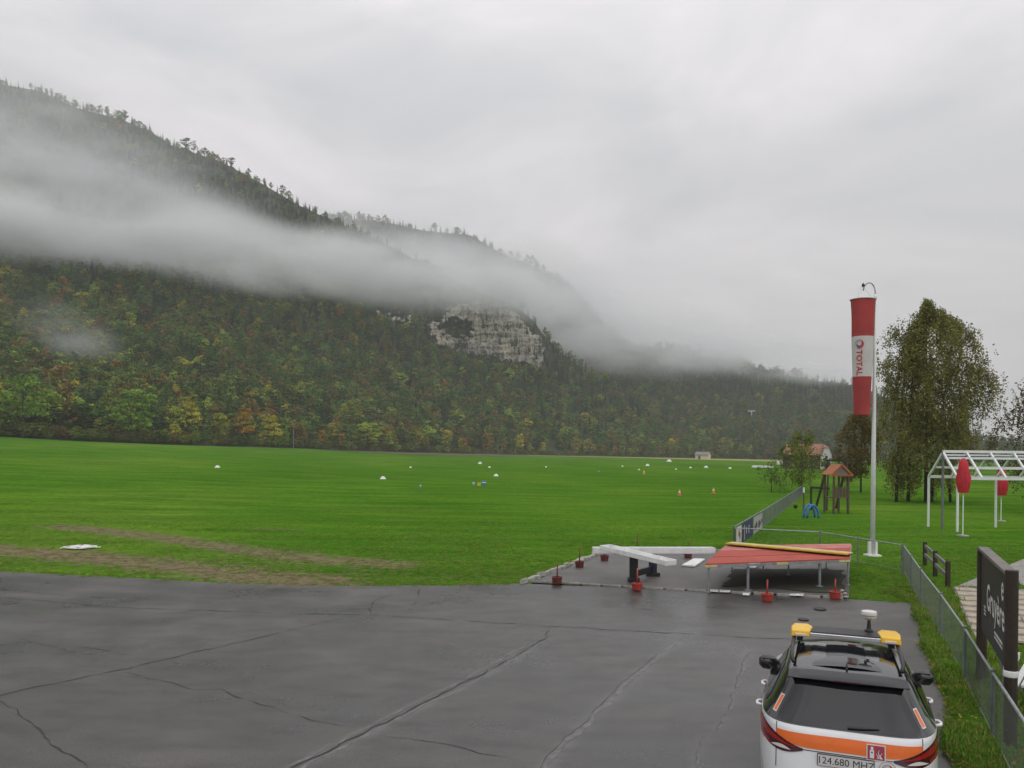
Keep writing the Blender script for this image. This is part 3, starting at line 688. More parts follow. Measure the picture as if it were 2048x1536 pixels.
# single trees along the far edge of the field
ROW_COL = {'green': (0.150, 0.250, 0.036), 'olive': (0.180, 0.210, 0.042), 'brown': (0.165, 0.125, 0.046), 'yellow': (0.430, 0.390, 0.045), 'orange': (0.370, 0.200, 0.034), 'lime': (0.290, 0.360, 0.045), 'dark': (0.070, 0.110, 0.030)}
ROW_MAT = {k: leaf_mat(k + '_leaves', v, trans=0.2) for k, v in ROW_COL.items()}
crown_data = {}; trunk_data = {}
def row_tree(p, h, w, kind, colour, label, group, name='field_edge_tree', rz=None, var=0):
    key = (kind, colour, var)
    if key not in crown_data:
        v, f, t = crown_arrays(kind, 300 + var * 7 + len(kind) * 13, 2.0); crown_data[key] = raw_mesh('crown', v, f, t, [ROW_MAT[colour]])
    if (kind, var) not in trunk_data:
        tm = trunk_mb(kind, 400 + var); me = bpy.data.meshes.new('trunk'); me.from_pydata(tm.v, [], tm.f); me.materials.append(M['bark']); trunk_data[(kind, var)] = me
    r = empty(name, p, random.uniform(0, 6.28) if rz is None else rz); r.scale = (w, w, h)
    tag(r, label, 'tree', group)
    link(bpy.data.objects.new('crown', crown_data[key]), r); link(bpy.data.objects.new('trunk', trunk_data[(kind, var)]), r)
    return r
def edge_point(px, back=0.0):
    y = float(y_base(px)); D = float(d_base(px)) + back; p = at(px, y, D); p.z = float(height(np.float64(p.x), np.float64(p.y))); return p
special = [(45, 128, 105, 'wide', 'green', 'big round green tree at the field edge under the misty slope, leftmost'),
           (262, 122, 100, 'wide', 'green', 'big round green tree second from the left at the field edge'),
           (486, 84, 62, 'round', 'orange', 'rounded rust-orange tree standing at the field edge'),
           (548, 66, 44, 'tall', 'yellow', 'pale yellow tree next to the rust-orange one'),
           (735, 66, 56, 'round', 'lime', 'bright lime-yellow bushy tree near the middle of the field edge'),
           (1040, 48, 28, 'tall', 'yellow', 'slender golden tree near the small pole at the field edge')]
for k, (px, hp, wp, kd, cl, lb) in enumerate(special):
    p = edge_point(px, 2); d = p.y; row_tree(p, hp * d / F, wp * d / F * (1.25 if kd != 'wide' else 1.15) * 1.25, kd, cl, lb, None, var=k % 3)
rs = random.Random(5); px = -60
LBL = {'green': 'green leafy tree in the row along the far field edge', 'olive': 'olive-green tree in the row along the far field edge', 'brown': 'brownish thinning tree in the row along the far field edge',
       'yellow': 'yellow-leaved tree in the row along the far field edge', 'orange': 'orange-leaved tree in the row along the far field edge', 'dark': 'dark green tree in the row along the far field edge', 'lime': 'light lime-green tree in the row along the far field edge'}
while px < 1500:
    d = float(d_base(px))
    for lay in range(3):
        cl = rs.choice(['olive', 'olive', 'brown', 'brown', 'green', 'dark', 'olive'] + (['yellow', 'orange', 'lime', 'orange', 'lime'] if px > 560 else ['lime', 'lime', 'yellow']))
        kd = rs.choice(['round', 'tall', 'thin', 'tall']); p = edge_point(px + rs.uniform(-14, 14), 5 + lay * 9 + rs.uniform(-2, 2))
        hh = rs.uniform(12.5, 20) * (0.66 if lay == 0 else 1.0)
        row_tree(p, hh, hh * rs.uniform(0.85, 1.2), kd, cl, LBL[cl], 'trees along the far field edge', var=rs.randrange(3))
    px += rs.uniform(7, 11) * F * 1.2 / d / 1.2
ORD = ['first', 'second', 'third', 'fourth', 'fifth', 'sixth', 'seventh', 'eighth', 'ninth', 'tenth', 'eleventh', 'twelfth', 'thirteenth', 'fourteenth', 'fifteenth', 'sixteenth', 'seventeenth', 'eighteenth', 'nineteenth', 'twentieth'] + ['twenty-' + w for w in ('first', 'second', 'third', 'fourth', 'fifth', 'sixth', 'seventh', 'eighth', 'ninth')] + ['thirtieth'] + ['thirty-' + w for w in ('first', 'second', 'third', 'fourth', 'fifth', 'sixth', 'seventh', 'eighth', 'ninth')] + ['fortieth'] + ['forty-' + w for w in ('first', 'second', 'third', 'fourth', 'fifth', 'sixth', 'seventh', 'eighth', 'ninth')]
for cl, lb in LBL.items():
    same = sorted([o for o in COL.objects if o.get('label') == lb], key=lambda o: o.location.x / o.location.y)
    for k, o in enumerate(same): o['label'] = ORD[min(k, len(ORD) - 1)] + ' ' + lb.replace(' in the row', ' from the left in the row')
# low bushes under the row
bc = bpy.data.collections.new("bush_kinds")
for k in range(3):
    v, f, t = crown_arrays('wide', 500 + k, 0.8); bc.objects.link(bpy.data.objects.new("bush_%d" % k, raw_mesh("bush_%d" % k, v, f, t, [M['leaf_tint']])))
BP = []
for px in np.arange(-100, 1600, 0.9):
    p = edge_point(px + rng.uniform(-2, 2), rng.uniform(-1, 26)); BP.append(p[:])
BP = np.array(BP); n = len(BP); hh = rng.uniform(2.0, 6.5, n)
scr = scatter_object('undergrowth', BP, rng.integers(0, 3, n), np.stack([hh * 1.3, hh * 1.3, hh], 1), np.stack([np.zeros(n), np.zeros(n), rng.uniform(0, 6, n)], 1), PAL[rng.choice([1, 2, 3, 3, 4, 5, 8], n)] * rng.uniform(1.0, 1.9, (n, 1)), bc)
tag(scr, 'low brush under the trees at the far field edge', 'brush')

# ------------------------------------------------------------------ near trees on the right
def strand_tree(name, base, Ht, outline, nstr, leaf, sag, colour, label, trunks, bark, seed, per=13, lean=0.0, tone_y=None):
    """outline: list of (z fraction, x left, x right) half widths in metres; hanging strands of leaves on real limbs"""
    rs = np.random.default_rng(seed); root = empty(name, base); tag(root, label, 'tree')
    oz = [o[0] * Ht for o in outline]; ol = [o[1] for o in outline]; orr = [o[2] for o in outline]
    tb = MB(); limbs = []
    for (tx, ty, r, hz) in trunks:
        pts = [(tx, ty, -0.1), (tx * .95, ty, Ht * hz * .3), (tx * .8 + lean, ty * .8, Ht * hz * .65), (tx * .55 + lean * 1.5, ty * .5, Ht * hz)]
        tb.path(pts, [r, r * .8, r * .5, r * .12], 8)
        for _ in range(12):
            t = rs.uniform(.25, .92); z = Ht * hz * t; k = rs.choice([-1, 1]); a = rs.uniform(-1.3, 1.3)
            zt = min(Ht * .97, z + rs.uniform(.08, .25) * Ht); wl_ = np.interp(zt, oz, ol); wr_ = np.interp(zt, oz, orr)
            ext = (wr_ if k > 0 else -wl_) * rs.uniform(.5, .95); x1 = k * ext * math.cos(a); y1 = ext * math.sin(a) * .8
            x0 = tx * (1 - .4 * t)
            p0 = (x0, ty * .8, z); p1 = (x0 * .5 + x1 * .5, y1 * .5, z + (zt - z) * .7); p2 = (x1, y1, zt)
            tb.path([p0, p1, p2], [r * .32 * (1.1 - t * .6), r * .2, r * .05], 5); limbs.append((p0, p1, p2))
    tb.build('trunk', bark, root, smooth=True)
    Cc = []; T = []; tw = MB()
    for _ in range(nstr):
        z = Ht * (rs.beta(1.6, 1.4)) * .94 + .06 * Ht; z = max(z, oz[0] + .2); wl_ = np.interp(z, oz, ol); wr_ = np.interp(z, oz, orr); mid = (wl_ + wr_) / 2; hw = (wr_ - wl_) / 2
        ang = rs.uniform(0, 6.28); r = math.sqrt(rs.uniform(.05, 1)) * hw * (1 + .45 * fbm(math.cos(ang) * 1.6, math.sin(ang) * 1.6, z * .38 + seed, 3))
        x = mid + r * math.cos(ang); y = r * math.sin(ang)
        clump = fbm(x * .55, y * .55 + seed, z * .33, 3); edge = r / max(hw, .01)
        if clump < -0.24 + 0.56 * max(0, edge - .35) + 0.12 * (x > .45 * wr_): continue
        L = sag * rs.uniform(.4, 1.2); tn = rs.uniform(.65, 1.3)
        if rs.random() < .22: tw.path([(x, y, z), (x * 1.03, y * 1.03, z - L * .5), (x * 1.04, y * 1.04, z - L)], [.02, .014, .006], 3, cap=False)
        for k in range(per):
            t = rs.random(); Cc.append((x * (1 + .04 * t) + rs.normal() * .11, y * (1 + .04 * t) + rs.normal() * .11, z - L * t + rs.normal() * .08 + (sag < .5) * rs.normal() * .3)); T.append(tn * rs.uniform(.75, 1.25))
    Cc = np.array(Cc); n = len(Cc); Nn = rs.normal(size=(n, 3)); Nn /= np.linalg.norm(Nn, axis=1)[:, None]
    v, f = quads_np(Cc, Nn, rs.uniform(.6, 1.2, n) * leaf, rs, 0.6)
    me = raw_mesh('crown', v, f, np.repeat(np.array(T), 4), [leaf_mat(name + '_leaves', colour, trans=.3)]); link(bpy.data.objects.new('crown', me), root)
    if tw.v: tag(tw.build('twigs', bark, root), kind='stuff')
    return root
def ground_at(px, d): p = at(px, 950, d); return Vector((p.x, d, float(height(np.float64(p.x), np.float64(d)))))
d = 74.0; s = d / F; b0 = ground_at(1845, d); Ht = (at(1845, 596, d).z - b0.z)
strand_tree('birch_tree', b0, Ht, [(.10, -70 * s, 70 * s), (.2, -84 * s, 100 * s), (.40, -88 * s, 150 * s), (.55, -84 * s, 150 * s), (.68, -84 * s, 138 * s), (.8, -78 * s, 112 * s), (.88, -58 * s, 88 * s), (.925, -40 * s, 60 * s), (.955, -20 * s, 30 * s), (1.0, -5 * s, 6 * s)],
            8400, 0.112, 1.7, (0.205, 0.200, 0.060), 'tall weeping birch with dense olive foliage behind the windsock pole', [(-2.4, 0, .16, .82), (-1.0, .6, .17, .9), (.2, -.3, .2, .93), (1.2, .5, .15, .8), (2.6, 0, .13, .62)], M['bark'], 21, per=14)
d = 60.0; s = d / F; b0 = ground_at(2085, d)
strand_tree('birch_tree', b0, (at(2085, 735, d).z - b0.z), [(.12, -30 * s, 60 * s), (.4, -88 * s, 60 * s), (.7, -76 * s, 60 * s), (.9, -40 * s, 30 * s), (1.0, -4 * s, 4 * s)], 1500, 0.10, 1.0, (0.12, 0.10, 0.045),
            'thinning tree cut off by the picture edge beyond the frame pavilion', [(0, 0, .14, .9), (.6, 0, .1, .7)], M['bark'], 22, per=10)
d = 92.0; s = d / F; b0 = ground_at(1722, d)
strand_tree('linden_tree', b0, (at(1722, 806, d).z - b0.z), [(.22, -20 * s, 22 * s), (.35, -46 * s, 44 * s), (.6, -46 * s, 44 * s), (.85, -26 * s, 24 * s), (1.0, -5 * s, 5 * s)], 1000, 0.14, .35, (0.155, 0.125, 0.045),
            'small olive-brown tree just to the left of the windsock pole', [(0, 0, .12, .9)], M['bark'], 23, per=12)
d = 92.0; s = d / F; b0 = ground_at(1603, d)
strand_tree('thorn_tree', b0, (at(1603, 852, d).z - b0.z), [(.14, -12 * s, 12 * s), (.28, -58 * s, 52 * s), (.45, -46 * s, 62 * s), (.62, -50 * s, 42 * s), (.8, -26 * s, 30 * s), (1.0, -10 * s, 12 * s)], 850, 0.12, .3, (0.17, 0.21, 0.045),
            'slender green young tree with layered branches in front of the farmhouse', [(0, 0, .09, .95)], M['bark'], 24, per=11)
d = 90.0; s = d / F; b0 = ground_at(1543, d)
strand_tree('sapling', b0, (at(1543, 912, d).z - b0.z), [(.3, -22 * s, 16 * s), (.6, -34 * s, 24 * s), (.85, -18 * s, 20 * s), (1.0, -6 * s, 6 * s)], 90, 0.10, .3, (0.11, 0.15, 0.04), 'small sparse sapling left of the green young tree', [(0, 0, .05, .9)], M['bark'], 25, per=10)
d = 88.0; b0 = ground_at(1560, d)
strand_tree('shrub', b0, 1.9, [(.1, -.8, .9), (.6, -1.1, 1.2), (1.0, -.4, .3)], 60, 0.06, .3, (0.13, 0.15, 0.05), 'low weedy shrub between the sapling and the green young tree', [(0, 0, .03, .9), (.5, 0, .02, .7)], M['bark'], 26, per=9)
d = 110.0; s = d / F; b0 = ground_at(1697, d)
strand_tree('linden_tree', b0, (at(1697, 862, d).z - b0.z), [(.15, -10 * s, 12 * s), (.35, -30 * s, 24 * s), (.7, -24 * s, 26 * s), (1.0, -5 * s, 5 * s)], 500, 0.13, .4, (0.14, 0.10, 0.045), 'brownish half-bare tree beside the white farmhouse gable', [(0, 0, .1, .9)], M['bark'], 27, per=9)

# ------------------------------------------------------------------ low cloud and haze
def cloud(px, py, rx, ry, d, rd, dens, seed, tilt=0.0, cut=0.37, name='low_cloud', nscale=1.45):
    c_ = at(px, py, d); s = d / F
    me = bpy.data.meshes.new(name); bm = bmesh.new(); bmesh.ops.create_icosphere(bm, subdivisions=3, radius=1.0); bm.to_mesh(me); bm.free()
    o = bpy.data.objects.new(name, me); o.location = c_; o.scale = (rx * s, rd, ry * s); o.rotation_euler = (0, tilt, 0); link(o)
    m = bpy.data.materials.new(name); m.use_nodes = True; N = m.node_tree.nodes; Lk = m.node_tree.links; N.clear()
    out = N.new("ShaderNodeOutputMaterial"); pv = N.new("ShaderNodeVolumePrincipled"); pv.inputs['Color'].default_value = (0.93, 0.945, 0.955, 1); pv.inputs['Anisotropy'].default_value = 0.1
    tc = N.new("ShaderNodeTexCoord"); ln = N.new("ShaderNodeVectorMath"); ln.operation = 'LENGTH'; Lk.new(tc.outputs['Object'], ln.inputs[0])
    fo = N.new("ShaderNodeMapRange"); fo.interpolation_type = 'SMOOTHSTEP'; fo.inputs['From Min'].default_value = 1.0; fo.inputs['From Max'].default_value = 0.15; Lk.new(ln.outputs['Value'], fo.inputs['Value'])
    ge = N.new("ShaderNodeNewGeometry"); mp = N.new("ShaderNodeMapping"); mp.inputs['Scale'].default_value = (.0075 * nscale, .0075 * nscale, .019 * nscale); mp.inputs['Location'].default_value = (seed * 1.7, seed * .9, seed * 2.3); mp.inputs['Rotation'].default_value = (0, -.12, 0); Lk.new(ge.outputs['Position'], mp.inputs[0])
    no = N.new("ShaderNodeTexNoise"); no.inputs['Scale'].default_value = 1.0; no.inputs['Detail'].default_value = 4.0; no.inputs['Roughness'].default_value = .6; Lk.new(mp.outputs[0], no.inputs['Vector'])
    nr = N.new("ShaderNodeMapRange"); nr.inputs['From Min'].default_value = cut; nr.inputs['From Max'].default_value = .64; nr.inputs['To Min'].default_value = 0.04; Lk.new(no.outputs[0], nr.inputs['Value'])
    d1 = mul(N, Lk, fo.outputs[0], nr.outputs[0]); d2 = mul(N, Lk, d1, dens); Lk.new(d2, pv.inputs['Density']); Lk.new(pv.outputs[0], out.inputs['Volume'])
    me.materials.append(m); tag(o, kind='stuff'); return o
CLOUDS = [  # px, py, rx, ry, depth, radius in depth, density, seed, tilt
    (-40, 465, 560, 92, 590, 110, 0.070, 1, 0.03), (430, 505, 380, 80, 610, 105, 0.060, 2, 0.10), (760, 545, 280, 82, 700, 100, 0.060, 3, 0.16), (985, 565, 200, 74, 780, 95, 0.056, 4, 0.3),
    (40, 335, 560, 135, 690, 105, 0.024, 5, 0.12), (360, 425, 320, 75, 720, 85, 0.022, 6, 0.25), (60, 205, 340, 100, 830, 110, 0.010, 7, 0.15),
    (140, 665, 120, 70, 410, 45, 0.014, 8, 0.5, 0.44, 'low_cloud', 2.0), (880, 520, 420, 80, 1080, 150, 0.016, 9, 0.25), (1120, 590, 200, 110, 1050, 160, 0.020, 10, 0.6),
    (1260, 672, 300, 95, 1000, 160, 0.026, 11, 0.1, 0.37, 'low_cloud', 1.6), (1480, 706, 280, 62, 1080, 150, 0.018, 12, 0.15, 0.38, 'low_cloud', 1.8), (1640, 752, 110, 22, 1000, 80, 0.012, 13, 0.1)]
for q in CLOUDS:
    o = cloud(*q); tag(o, 'low grey cloud drifting across the wooded slopes', 'cloud', 'low clouds on the slopes')
m = bpy.data.materials.new('haze_air'); m.use_nodes = True; N = m.node_tree.nodes; Lk = m.node_tree.links; N.clear()
out = N.new("ShaderNodeOutputMaterial"); pv = N.new("ShaderNodeVolumePrincipled"); pv.inputs['Color'].default_value = (0.97, 0.985, 1.0, 1); pv.inputs['Density'].default_value = 0.00017; Lk.new(pv.outputs[0], out.inputs['Volume'])
haze = MB().box((200, 1150, 398), (3400, 2480, 808)).build('haze', m); tag(haze, kind='stuff')
# ------------------------------------------------------------------ windsock and pole
pb = gp(1745, 1112); D = pb.y; s = D / F
def pz(py, px=1745, d=None): return at(px, py, d or D).z
def pxm(px, py=700, d=None): return at(px, py, d or D).x
zt = pz(588)
root = empty('windsock_pole', (pb.x, pb.y, 0)); tag(root, 'tall white windsock mast with curved top arm standing in the grass', 'pole')
MB().path([(0, 0, 0), (0, 0, zt * .45), (0, 0, zt * .75), (0, 0, zt)], [.105, .085, .06, .042], 14).build('shaft', M['white_metal'], root, smooth=True)
sockx = pxm(1725) - pb.x
arm = [(0, 0, zt - .02)] + [(sockx / 2 + abs(sockx) / 2 * math.cos(a), 0, zt + 0.42 * math.sin(a) + .05) for a in np.linspace(0, math.pi * .93, 9)]
MB().path(arm, [.038] + [.026] * 9, 8).build('arm', M['galv'], root, smooth=True)
MB().box((-.13, 0, .28), (.10, .16, .62)).box((.13, 0, .28), (.10, .16, .62)).box((0, 0, .03), (.55, .5, .08)).build('base_bracket', M['white_paint'], root, bevel=.01)
MB().lathe([(.055, zt - .25), (.06, zt - .2), (.055, zt - .12)], 10).build('collar', M['galv'], root)
def rz_(py): return pz(py, 1725)
ztop, zbot = rz_(599), rz_(830); r0, r1 = 23.5 * s, 15.2 * s
wroot = empty('windsock', (pb.x + sockx, pb.y, zbot)); tag(wroot, 'limp red and white windsock hanging from the mast arm', 'windsock')
def sock_r(z): return r1 + (r0 - r1) * (z - zbot) / (ztop - zbot)
M['sock_red'] = mat('faded_red_cloth', (0.36, 0.045, 0.045), 0.8, var=.25, vscale=1.2); M['sock_white'] = mat('off_white_cloth', (0.55, 0.53, 0.52), 0.8, var=.12, vscale=1.2)
def band(name, za, zb, material, nseg=10):
    vs = []; n = 40
    for k in range(nseg + 1):
        z = za + (zb - za) * k / nseg; r = sock_r(z)
        for i in range(n):
            a = 2 * math.pi * i / n; w = 1 + .075 * fbm(math.cos(a) * 1.8, math.sin(a) * 1.8, z * .35, 4)
            vs.append((r * w * math.cos(a), r * w * math.sin(a) * .96, z - zbot))
    fs = [(k * n + i, k * n + (i + 1) % n, (k + 1) * n + (i + 1) % n, (k + 1) * n + i) for k in range(nseg) for i in range(n)]
    return mesh_np(name, vs, fs, material, wroot, smooth=True)
zw1, zw2 = rz_(674), rz_(754)
band('red_band', zw1, ztop, M['sock_red']); white = band('white_band', zw2, zw1, M['sock_white']); band('red_band', zbot, zw2, M['sock_red'])
ring = [((r0 + .01) * math.cos(a), (r0 + .01) * math.sin(a) * .96, ztop - zbot) for a in np.linspace(0, 2 * math.pi, 41)]
MB().path(ring, .03, 6, cap=False).build('hoop', M['white_metal'], wroot, smooth=True)
swz = pz(572, 1724) - zbot
for a in (0.3, 1.87, 3.44, 5.01):
    MB().path([(r0 * math.cos(a), r0 * .96 * math.sin(a), ztop - zbot), (0, 0, swz)], .006, 4).build('cord', M['white_metal'], wroot)
MB().lathe([(.02, swz - .05), (.06, swz), (.06, swz + .06), (.02, swz + .12)], 10).build('swivel', M['black'], wroot)
M['logo_red'] = mat('print_red', (0.45, 0.03, 0.05), .7); M['logo_blue'] = mat('print_blue', (0.06, 0.09, 0.25), .7); M['logo_grey'] = mat('print_grey', (0.35, 0.33, 0.34), .7)
def wrap_print(name, me_or_vf, material, phi0, zc):
    """flat print laid on the cloth: x = arc to the right as the camera sees it, y = up"""
    if isinstance(me_or_vf, tuple): co, fs = me_or_vf
    else: co = [v.co[:] for v in me_or_vf.vertices]; fs = [tuple(p.vertices) for p in me_or_vf.polygons]
    vs = []
    for p in co:
        z = zc + p[1]; r = sock_r(z) * 1.07 + .012; a = -math.pi / 2 + phi0 + p[0] / r
        vs.append((r * math.cos(a), r * math.sin(a) * .96, z - zbot))
    me = bpy.data.meshes.new(name); me.from_pydata(vs, [], fs); me.materials.append(material)
    return link(bpy.data.objects.new(name, me), white)
tm = text_mesh("TOTAL", 0.33, bold=.006)
for v in tm.vertices: v.co = Vector((v.co.y, -v.co.x, 0))        # reads downwards
wrap_print('lettering', tm, M['logo_red'], -.41 - .30, pz(727, 1717))
def crescent(R, w, a0, a1, n=18):
    co = []; fs = []
    for k in range(n + 1):
        t = k / n; a = a0 + (a1 - a0) * t; ww = w * math.sin(math.pi * min(1, .12 + .88 * t)) + .004
        co += [((R - ww) * math.cos(a), (R - ww) * math.sin(a), 0), (R * math.cos(a), R * math.sin(a), 0)]
        if k: fs.append((2 * k - 2, 2 * k - 1, 2 * k + 1, 2 * k))
    return co, fs
zl = pz(690, 1717)
wrap_print('logo_swirl', crescent(.18, .09, -2.2, 1.5), M['logo_red'], -.68, zl); wrap_print('logo_swirl', crescent(.185, .055, 1.2, 3.6), M['logo_grey'], -.68, zl); wrap_print('logo_swirl', crescent(.13, .07, -3.0, -.4), M['logo_blue'], -.68, zl)

# ------------------------------------------------------------------ signal table
A_, B_, C_, D_ = gp(1410, 1128, .9), gp(1700, 1117, .9), gp(1702, 1087, .9), gp(1450, 1091, .9)   # front-left, front-right, back-right, back-left
ctr = (A_ + B_ + C_ + D_) / 4; T0 = empty('signal_table', (ctr.x, ctr.y, .03)); tag(T0, 'low red panel table with a yellow diagonal bar on grey legs', 'signal table')
loc = lambda p, z: (p.x - ctr.x, p.y - ctr.y, z - .03)
def corner(u, v, z): p = A_.lerp(B_, u).lerp(D_.lerp(C_, u), v); return loc(p, z)
M['panel_red'] = mat('faded_red_panel', (0.41, 0.075, 0.045), .6, var=.3, vscale=1.2, col2=(0.30, 0.040, 0.025), spec=.25); M['panel_pink'] = mat('bleached_red_panel', (0.50, 0.20, 0.17), .6, var=.4, vscale=1.5, col2=(0.34, 0.06, 0.05), spec=.3)
M['yellow'] = mat('yellow_paint', (0.52, 0.36, 0.035), .5, var=.25, vscale=2); M['yellow_pale'] = mat('pale_yellow', (0.55, 0.50, 0.22), .6, var=.3, vscale=4)
nb = 6
for k in range(nb):
    v0, v1 = k / nb + .004, (k + 1) / nb - .004; dz = .004 * random.uniform(-1, 1)
    vs = [corner(0, v0, .90 + dz), corner(1, v0, .90 + dz), corner(1, v1, .90 + dz), corner(0, v1, .90 + dz)]; vs += [(a, b_, c - .035) for a, b_, c in vs]
    me_ = MB().add(vs, [(0, 1, 2, 3), (7, 6, 5, 4), (0, 4, 5, 1), (1, 5, 6, 2), (2, 6, 7, 3), (3, 7, 4, 0)]).build('board', M['panel_pink'] if k >= 4 else M['panel_red'], T0)
for (u0, v0, u1, v1, nm) in ((0, 0, 1, 0, 'edge_rail'), (0, 1, 1, 1, 'edge_rail'), (0, 0, 0, 1, 'edge_rail'), (1, 0, 1, 1, 'edge_rail'), (0, .5, 1, .5, 'cross_rail')):
    MB().bar(corner(u0, v0, .82), corner(u1, v1, .82), .05, .08).build(nm, M['galv'], T0)
for (u, v) in ((.02, .03), (.28, .03), (.78, .03), (.985, .04), (.06, .95), (.30, .97), (.52, .62), (.80, .97)):
    c0 = corner(u, v, 0); big = v < .1 and .1 < u < .9; r = .045 if big else .028
    lg = MB().path([(c0[0], c0[1], .0), (c0[0], c0[1], .80)], r, 10).build('leg', M['galv'], T0, smooth=False)
    MB().lathe([(r * 2.6, 0), (r * 2.6, .025), (r * 1.2, .035)], 10, (c0[0], c0[1], -.0)).build('foot_plate', M['galv'], lg)
for u in (.0, .48, .92):
    p0 = corner(u, -.012, .835); p1 = corner(u + .08, -.012, .835); MB().bar(p0, p1, .012, .07).build('corner_plate', M['yellow_pale'], T0)
p0 = Vector(corner(.03, 1.0, .99)); p1 = Vector(corner(1.0, .12, .99)); dr = (p1 - p0).normalized(); sd_ = Vector((-dr.y, dr.x, 0))
for k, (o_, mt) in enumerate(((-.14, 'yellow'), (.14, 'yellow_pale'))):
    MB().bar(p0 + sd_ * o_, p1 + sd_ * o_, .27, .05).build('diagonal_board', M[mt], T0, bevel=.006)
MB().bar(p0 - Vector((0, 0, .045)) , p1 - Vector((0, 0, .045)), .30, .035).build('diagonal_batten', M['black'], T0)

# ------------------------------------------------------------------ landing T: two white channel beams on black stands
def channel(name, p0, p1, w, h, label, stand=None):
    p0 = Vector(p0); p1 = Vector(p1); mid = (p0 + p1) / 2; r = empty(name, (mid.x, mid.y, .03)); tag(r, label, 'beam')
    L = (p1 - p0).length; d = (p1 - p0).normalized(); R = Matrix((d, Vector((0, 0, 1)).cross(d).normalized(), d.cross(Vector((0, 0, 1)).cross(d).normalized()))).transposed()
    def bx(c, dm, nm): return MB().box(R @ Vector(c) + Vector((0, 0, mid.z - .03)), dm, M=R).build(nm, M['white_paint'], r, bevel=.008)
    bx((0, 0, 0), (L, w, .03), 'web'); bx((0, -w / 2, h / 2 - .005), (L, .025, h), 'flange'); bx((0, w / 2, h / 2 - .005), (L, .025, h), 'flange')
    bx((L / 2 - .012, 0, h / 2), (.024, w - .05, h * .9), 'end_cap'); bx((-L / 2 + .012, 0, h / 2), (.024, w - .05, h * .9), 'end_cap')
    return r
zb_ = 0.80
channel('signal_beam', gp(1186, 1106, zb_), gp(1428, 1106, zb_), .30, .20, 'long level white channel beam behind the tilted one on the pad')
r = channel('signal_beam', gp(1210, 1098, 1.0), gp(1342, 1130, zb_ + .02), .46, .15, 'shorter tilted white channel beam resting across the black stand')
_b = gp(1306, 1106, zb_); p = gp(1267, 1165); q = Vector((_b.x, _b.y, 0)); r = empty('beam_stand', (p.x, p.y, .03)); tag(r, 'black twin-post stand carrying the white beams', 'stand')
dv = q - p
MB().box((0, 0, .41), (.26, .16, .80)).build('post', M['black'], r, bevel=.01); MB().box((0, 0, .06), (.36, .30, .14)).build('foot', M['black'], r, bevel=.01)
MB().box((dv.x, dv.y, .37), (.26, .16, .74)).build('post', M['navy'], r, bevel=.01); MB().box((dv.x, dv.y, .06), (.45, .3, .12)).build('foot', M['black'], r, bevel=.01)
MB().bar((0, 0, .24), (dv.x, dv.y, .24), .08, .20).build('brace', M['black'], r)

# weighted marker posts
def marker_post(px, py, hgt, cm, label, r=.16):
    p = gp(px, py); o = empty('chain_post', (p.x, p.y, .035 if py < 1190 else .006)); tag(o, label, 'post', 'weighted posts round the signal pad')
    MB().lathe([(r * .86, 0), (r * .9, .02), (r, .16), (r * 1.08, .175), (r * 1.08, .205), (r * .95, .21), (r * .9, .17), (.03, .15)], 18).build('base', M[cm], o, smooth=False)
    MB().path([(0, 0, .12), (.008, 0, hgt)], .021, 8).build('rod', M[cm], o, smooth=True)
for a in ((1114, 1169, .62, 'dark_red', 'dark weighted post at the front left corner of the pad'), (1159, 1136, .68, 'dark_red', 'dark weighted post second along the pad kerb stones'),
          (1209, 1123, .42, 'dark_red', 'dark weighted post half hidden behind the left end of the white beams'), (1274, 1182, .66, 'red', 'bright red weighted post in front of the black beam stand'),
          (1274, 1113, .85, 'dark_red', 'thin dark post rising behind the crossing of the white beams'), (1376, 1117, .66, 'dark_red', 'dark weighted post behind the right part of the long white beam'),
          (1534, 1202, .60, 'red', 'bright red weighted post before the middle of the red signal table'), (1670, 1197, .56, 'red', 'bright red weighted post before the right end of the red signal table')):
    marker_post(*a)
def ground_panel(name, quad, z, th, material, label, cat):
    g = [gp(a, b_, z) for a, b_ in quad]; c_ = sum(g, Vector()) / 4; vs = [(p.x - c_.x, p.y - c_.y, th) for p in g] + [(p.x - c_.x, p.y - c_.y, 0) for p in g]
    o = MB().add(vs, [(0, 1, 2, 3), (7, 6, 5, 4), (0, 4, 5, 1), (1, 5, 6, 2), (2, 6, 7, 3), (3, 7, 4, 0)]).build(name, material, loc=(c_.x, c_.y, z)); tag(o, label, cat); return o
ground_panel('signal_board', [(1364, 1132), (1390, 1134), (1410, 1120), (1388, 1119)], .045, .05, M['white_paint'], 'dull white board lying on the pad left of the red table', 'board')
ground_panel('signal_board', [(1491, 1138), (1510, 1139), (1521, 1128), (1500, 1128)], .045, .06, M['white_paint'], 'white board lying on the pad seen under the red table', 'board')
for k, q in enumerate((((1420, 1183), (1436, 1184), (1437, 1180), (1421, 1179)), ((1439, 1184), (1460, 1185), (1461, 1181), (1440, 1180)), ((1485, 1190), (1498, 1191), (1499, 1187), (1486, 1186)), ((1579, 1191), (1606, 1192), (1608, 1188), (1580, 1188)))):
    ground_panel('paper_scrap', q, .045, .012, M['white_metal'], ('first', 'second', 'third', 'fourth')[k] + ' pale strip from the left lying on the pad before the red table', 'scrap')

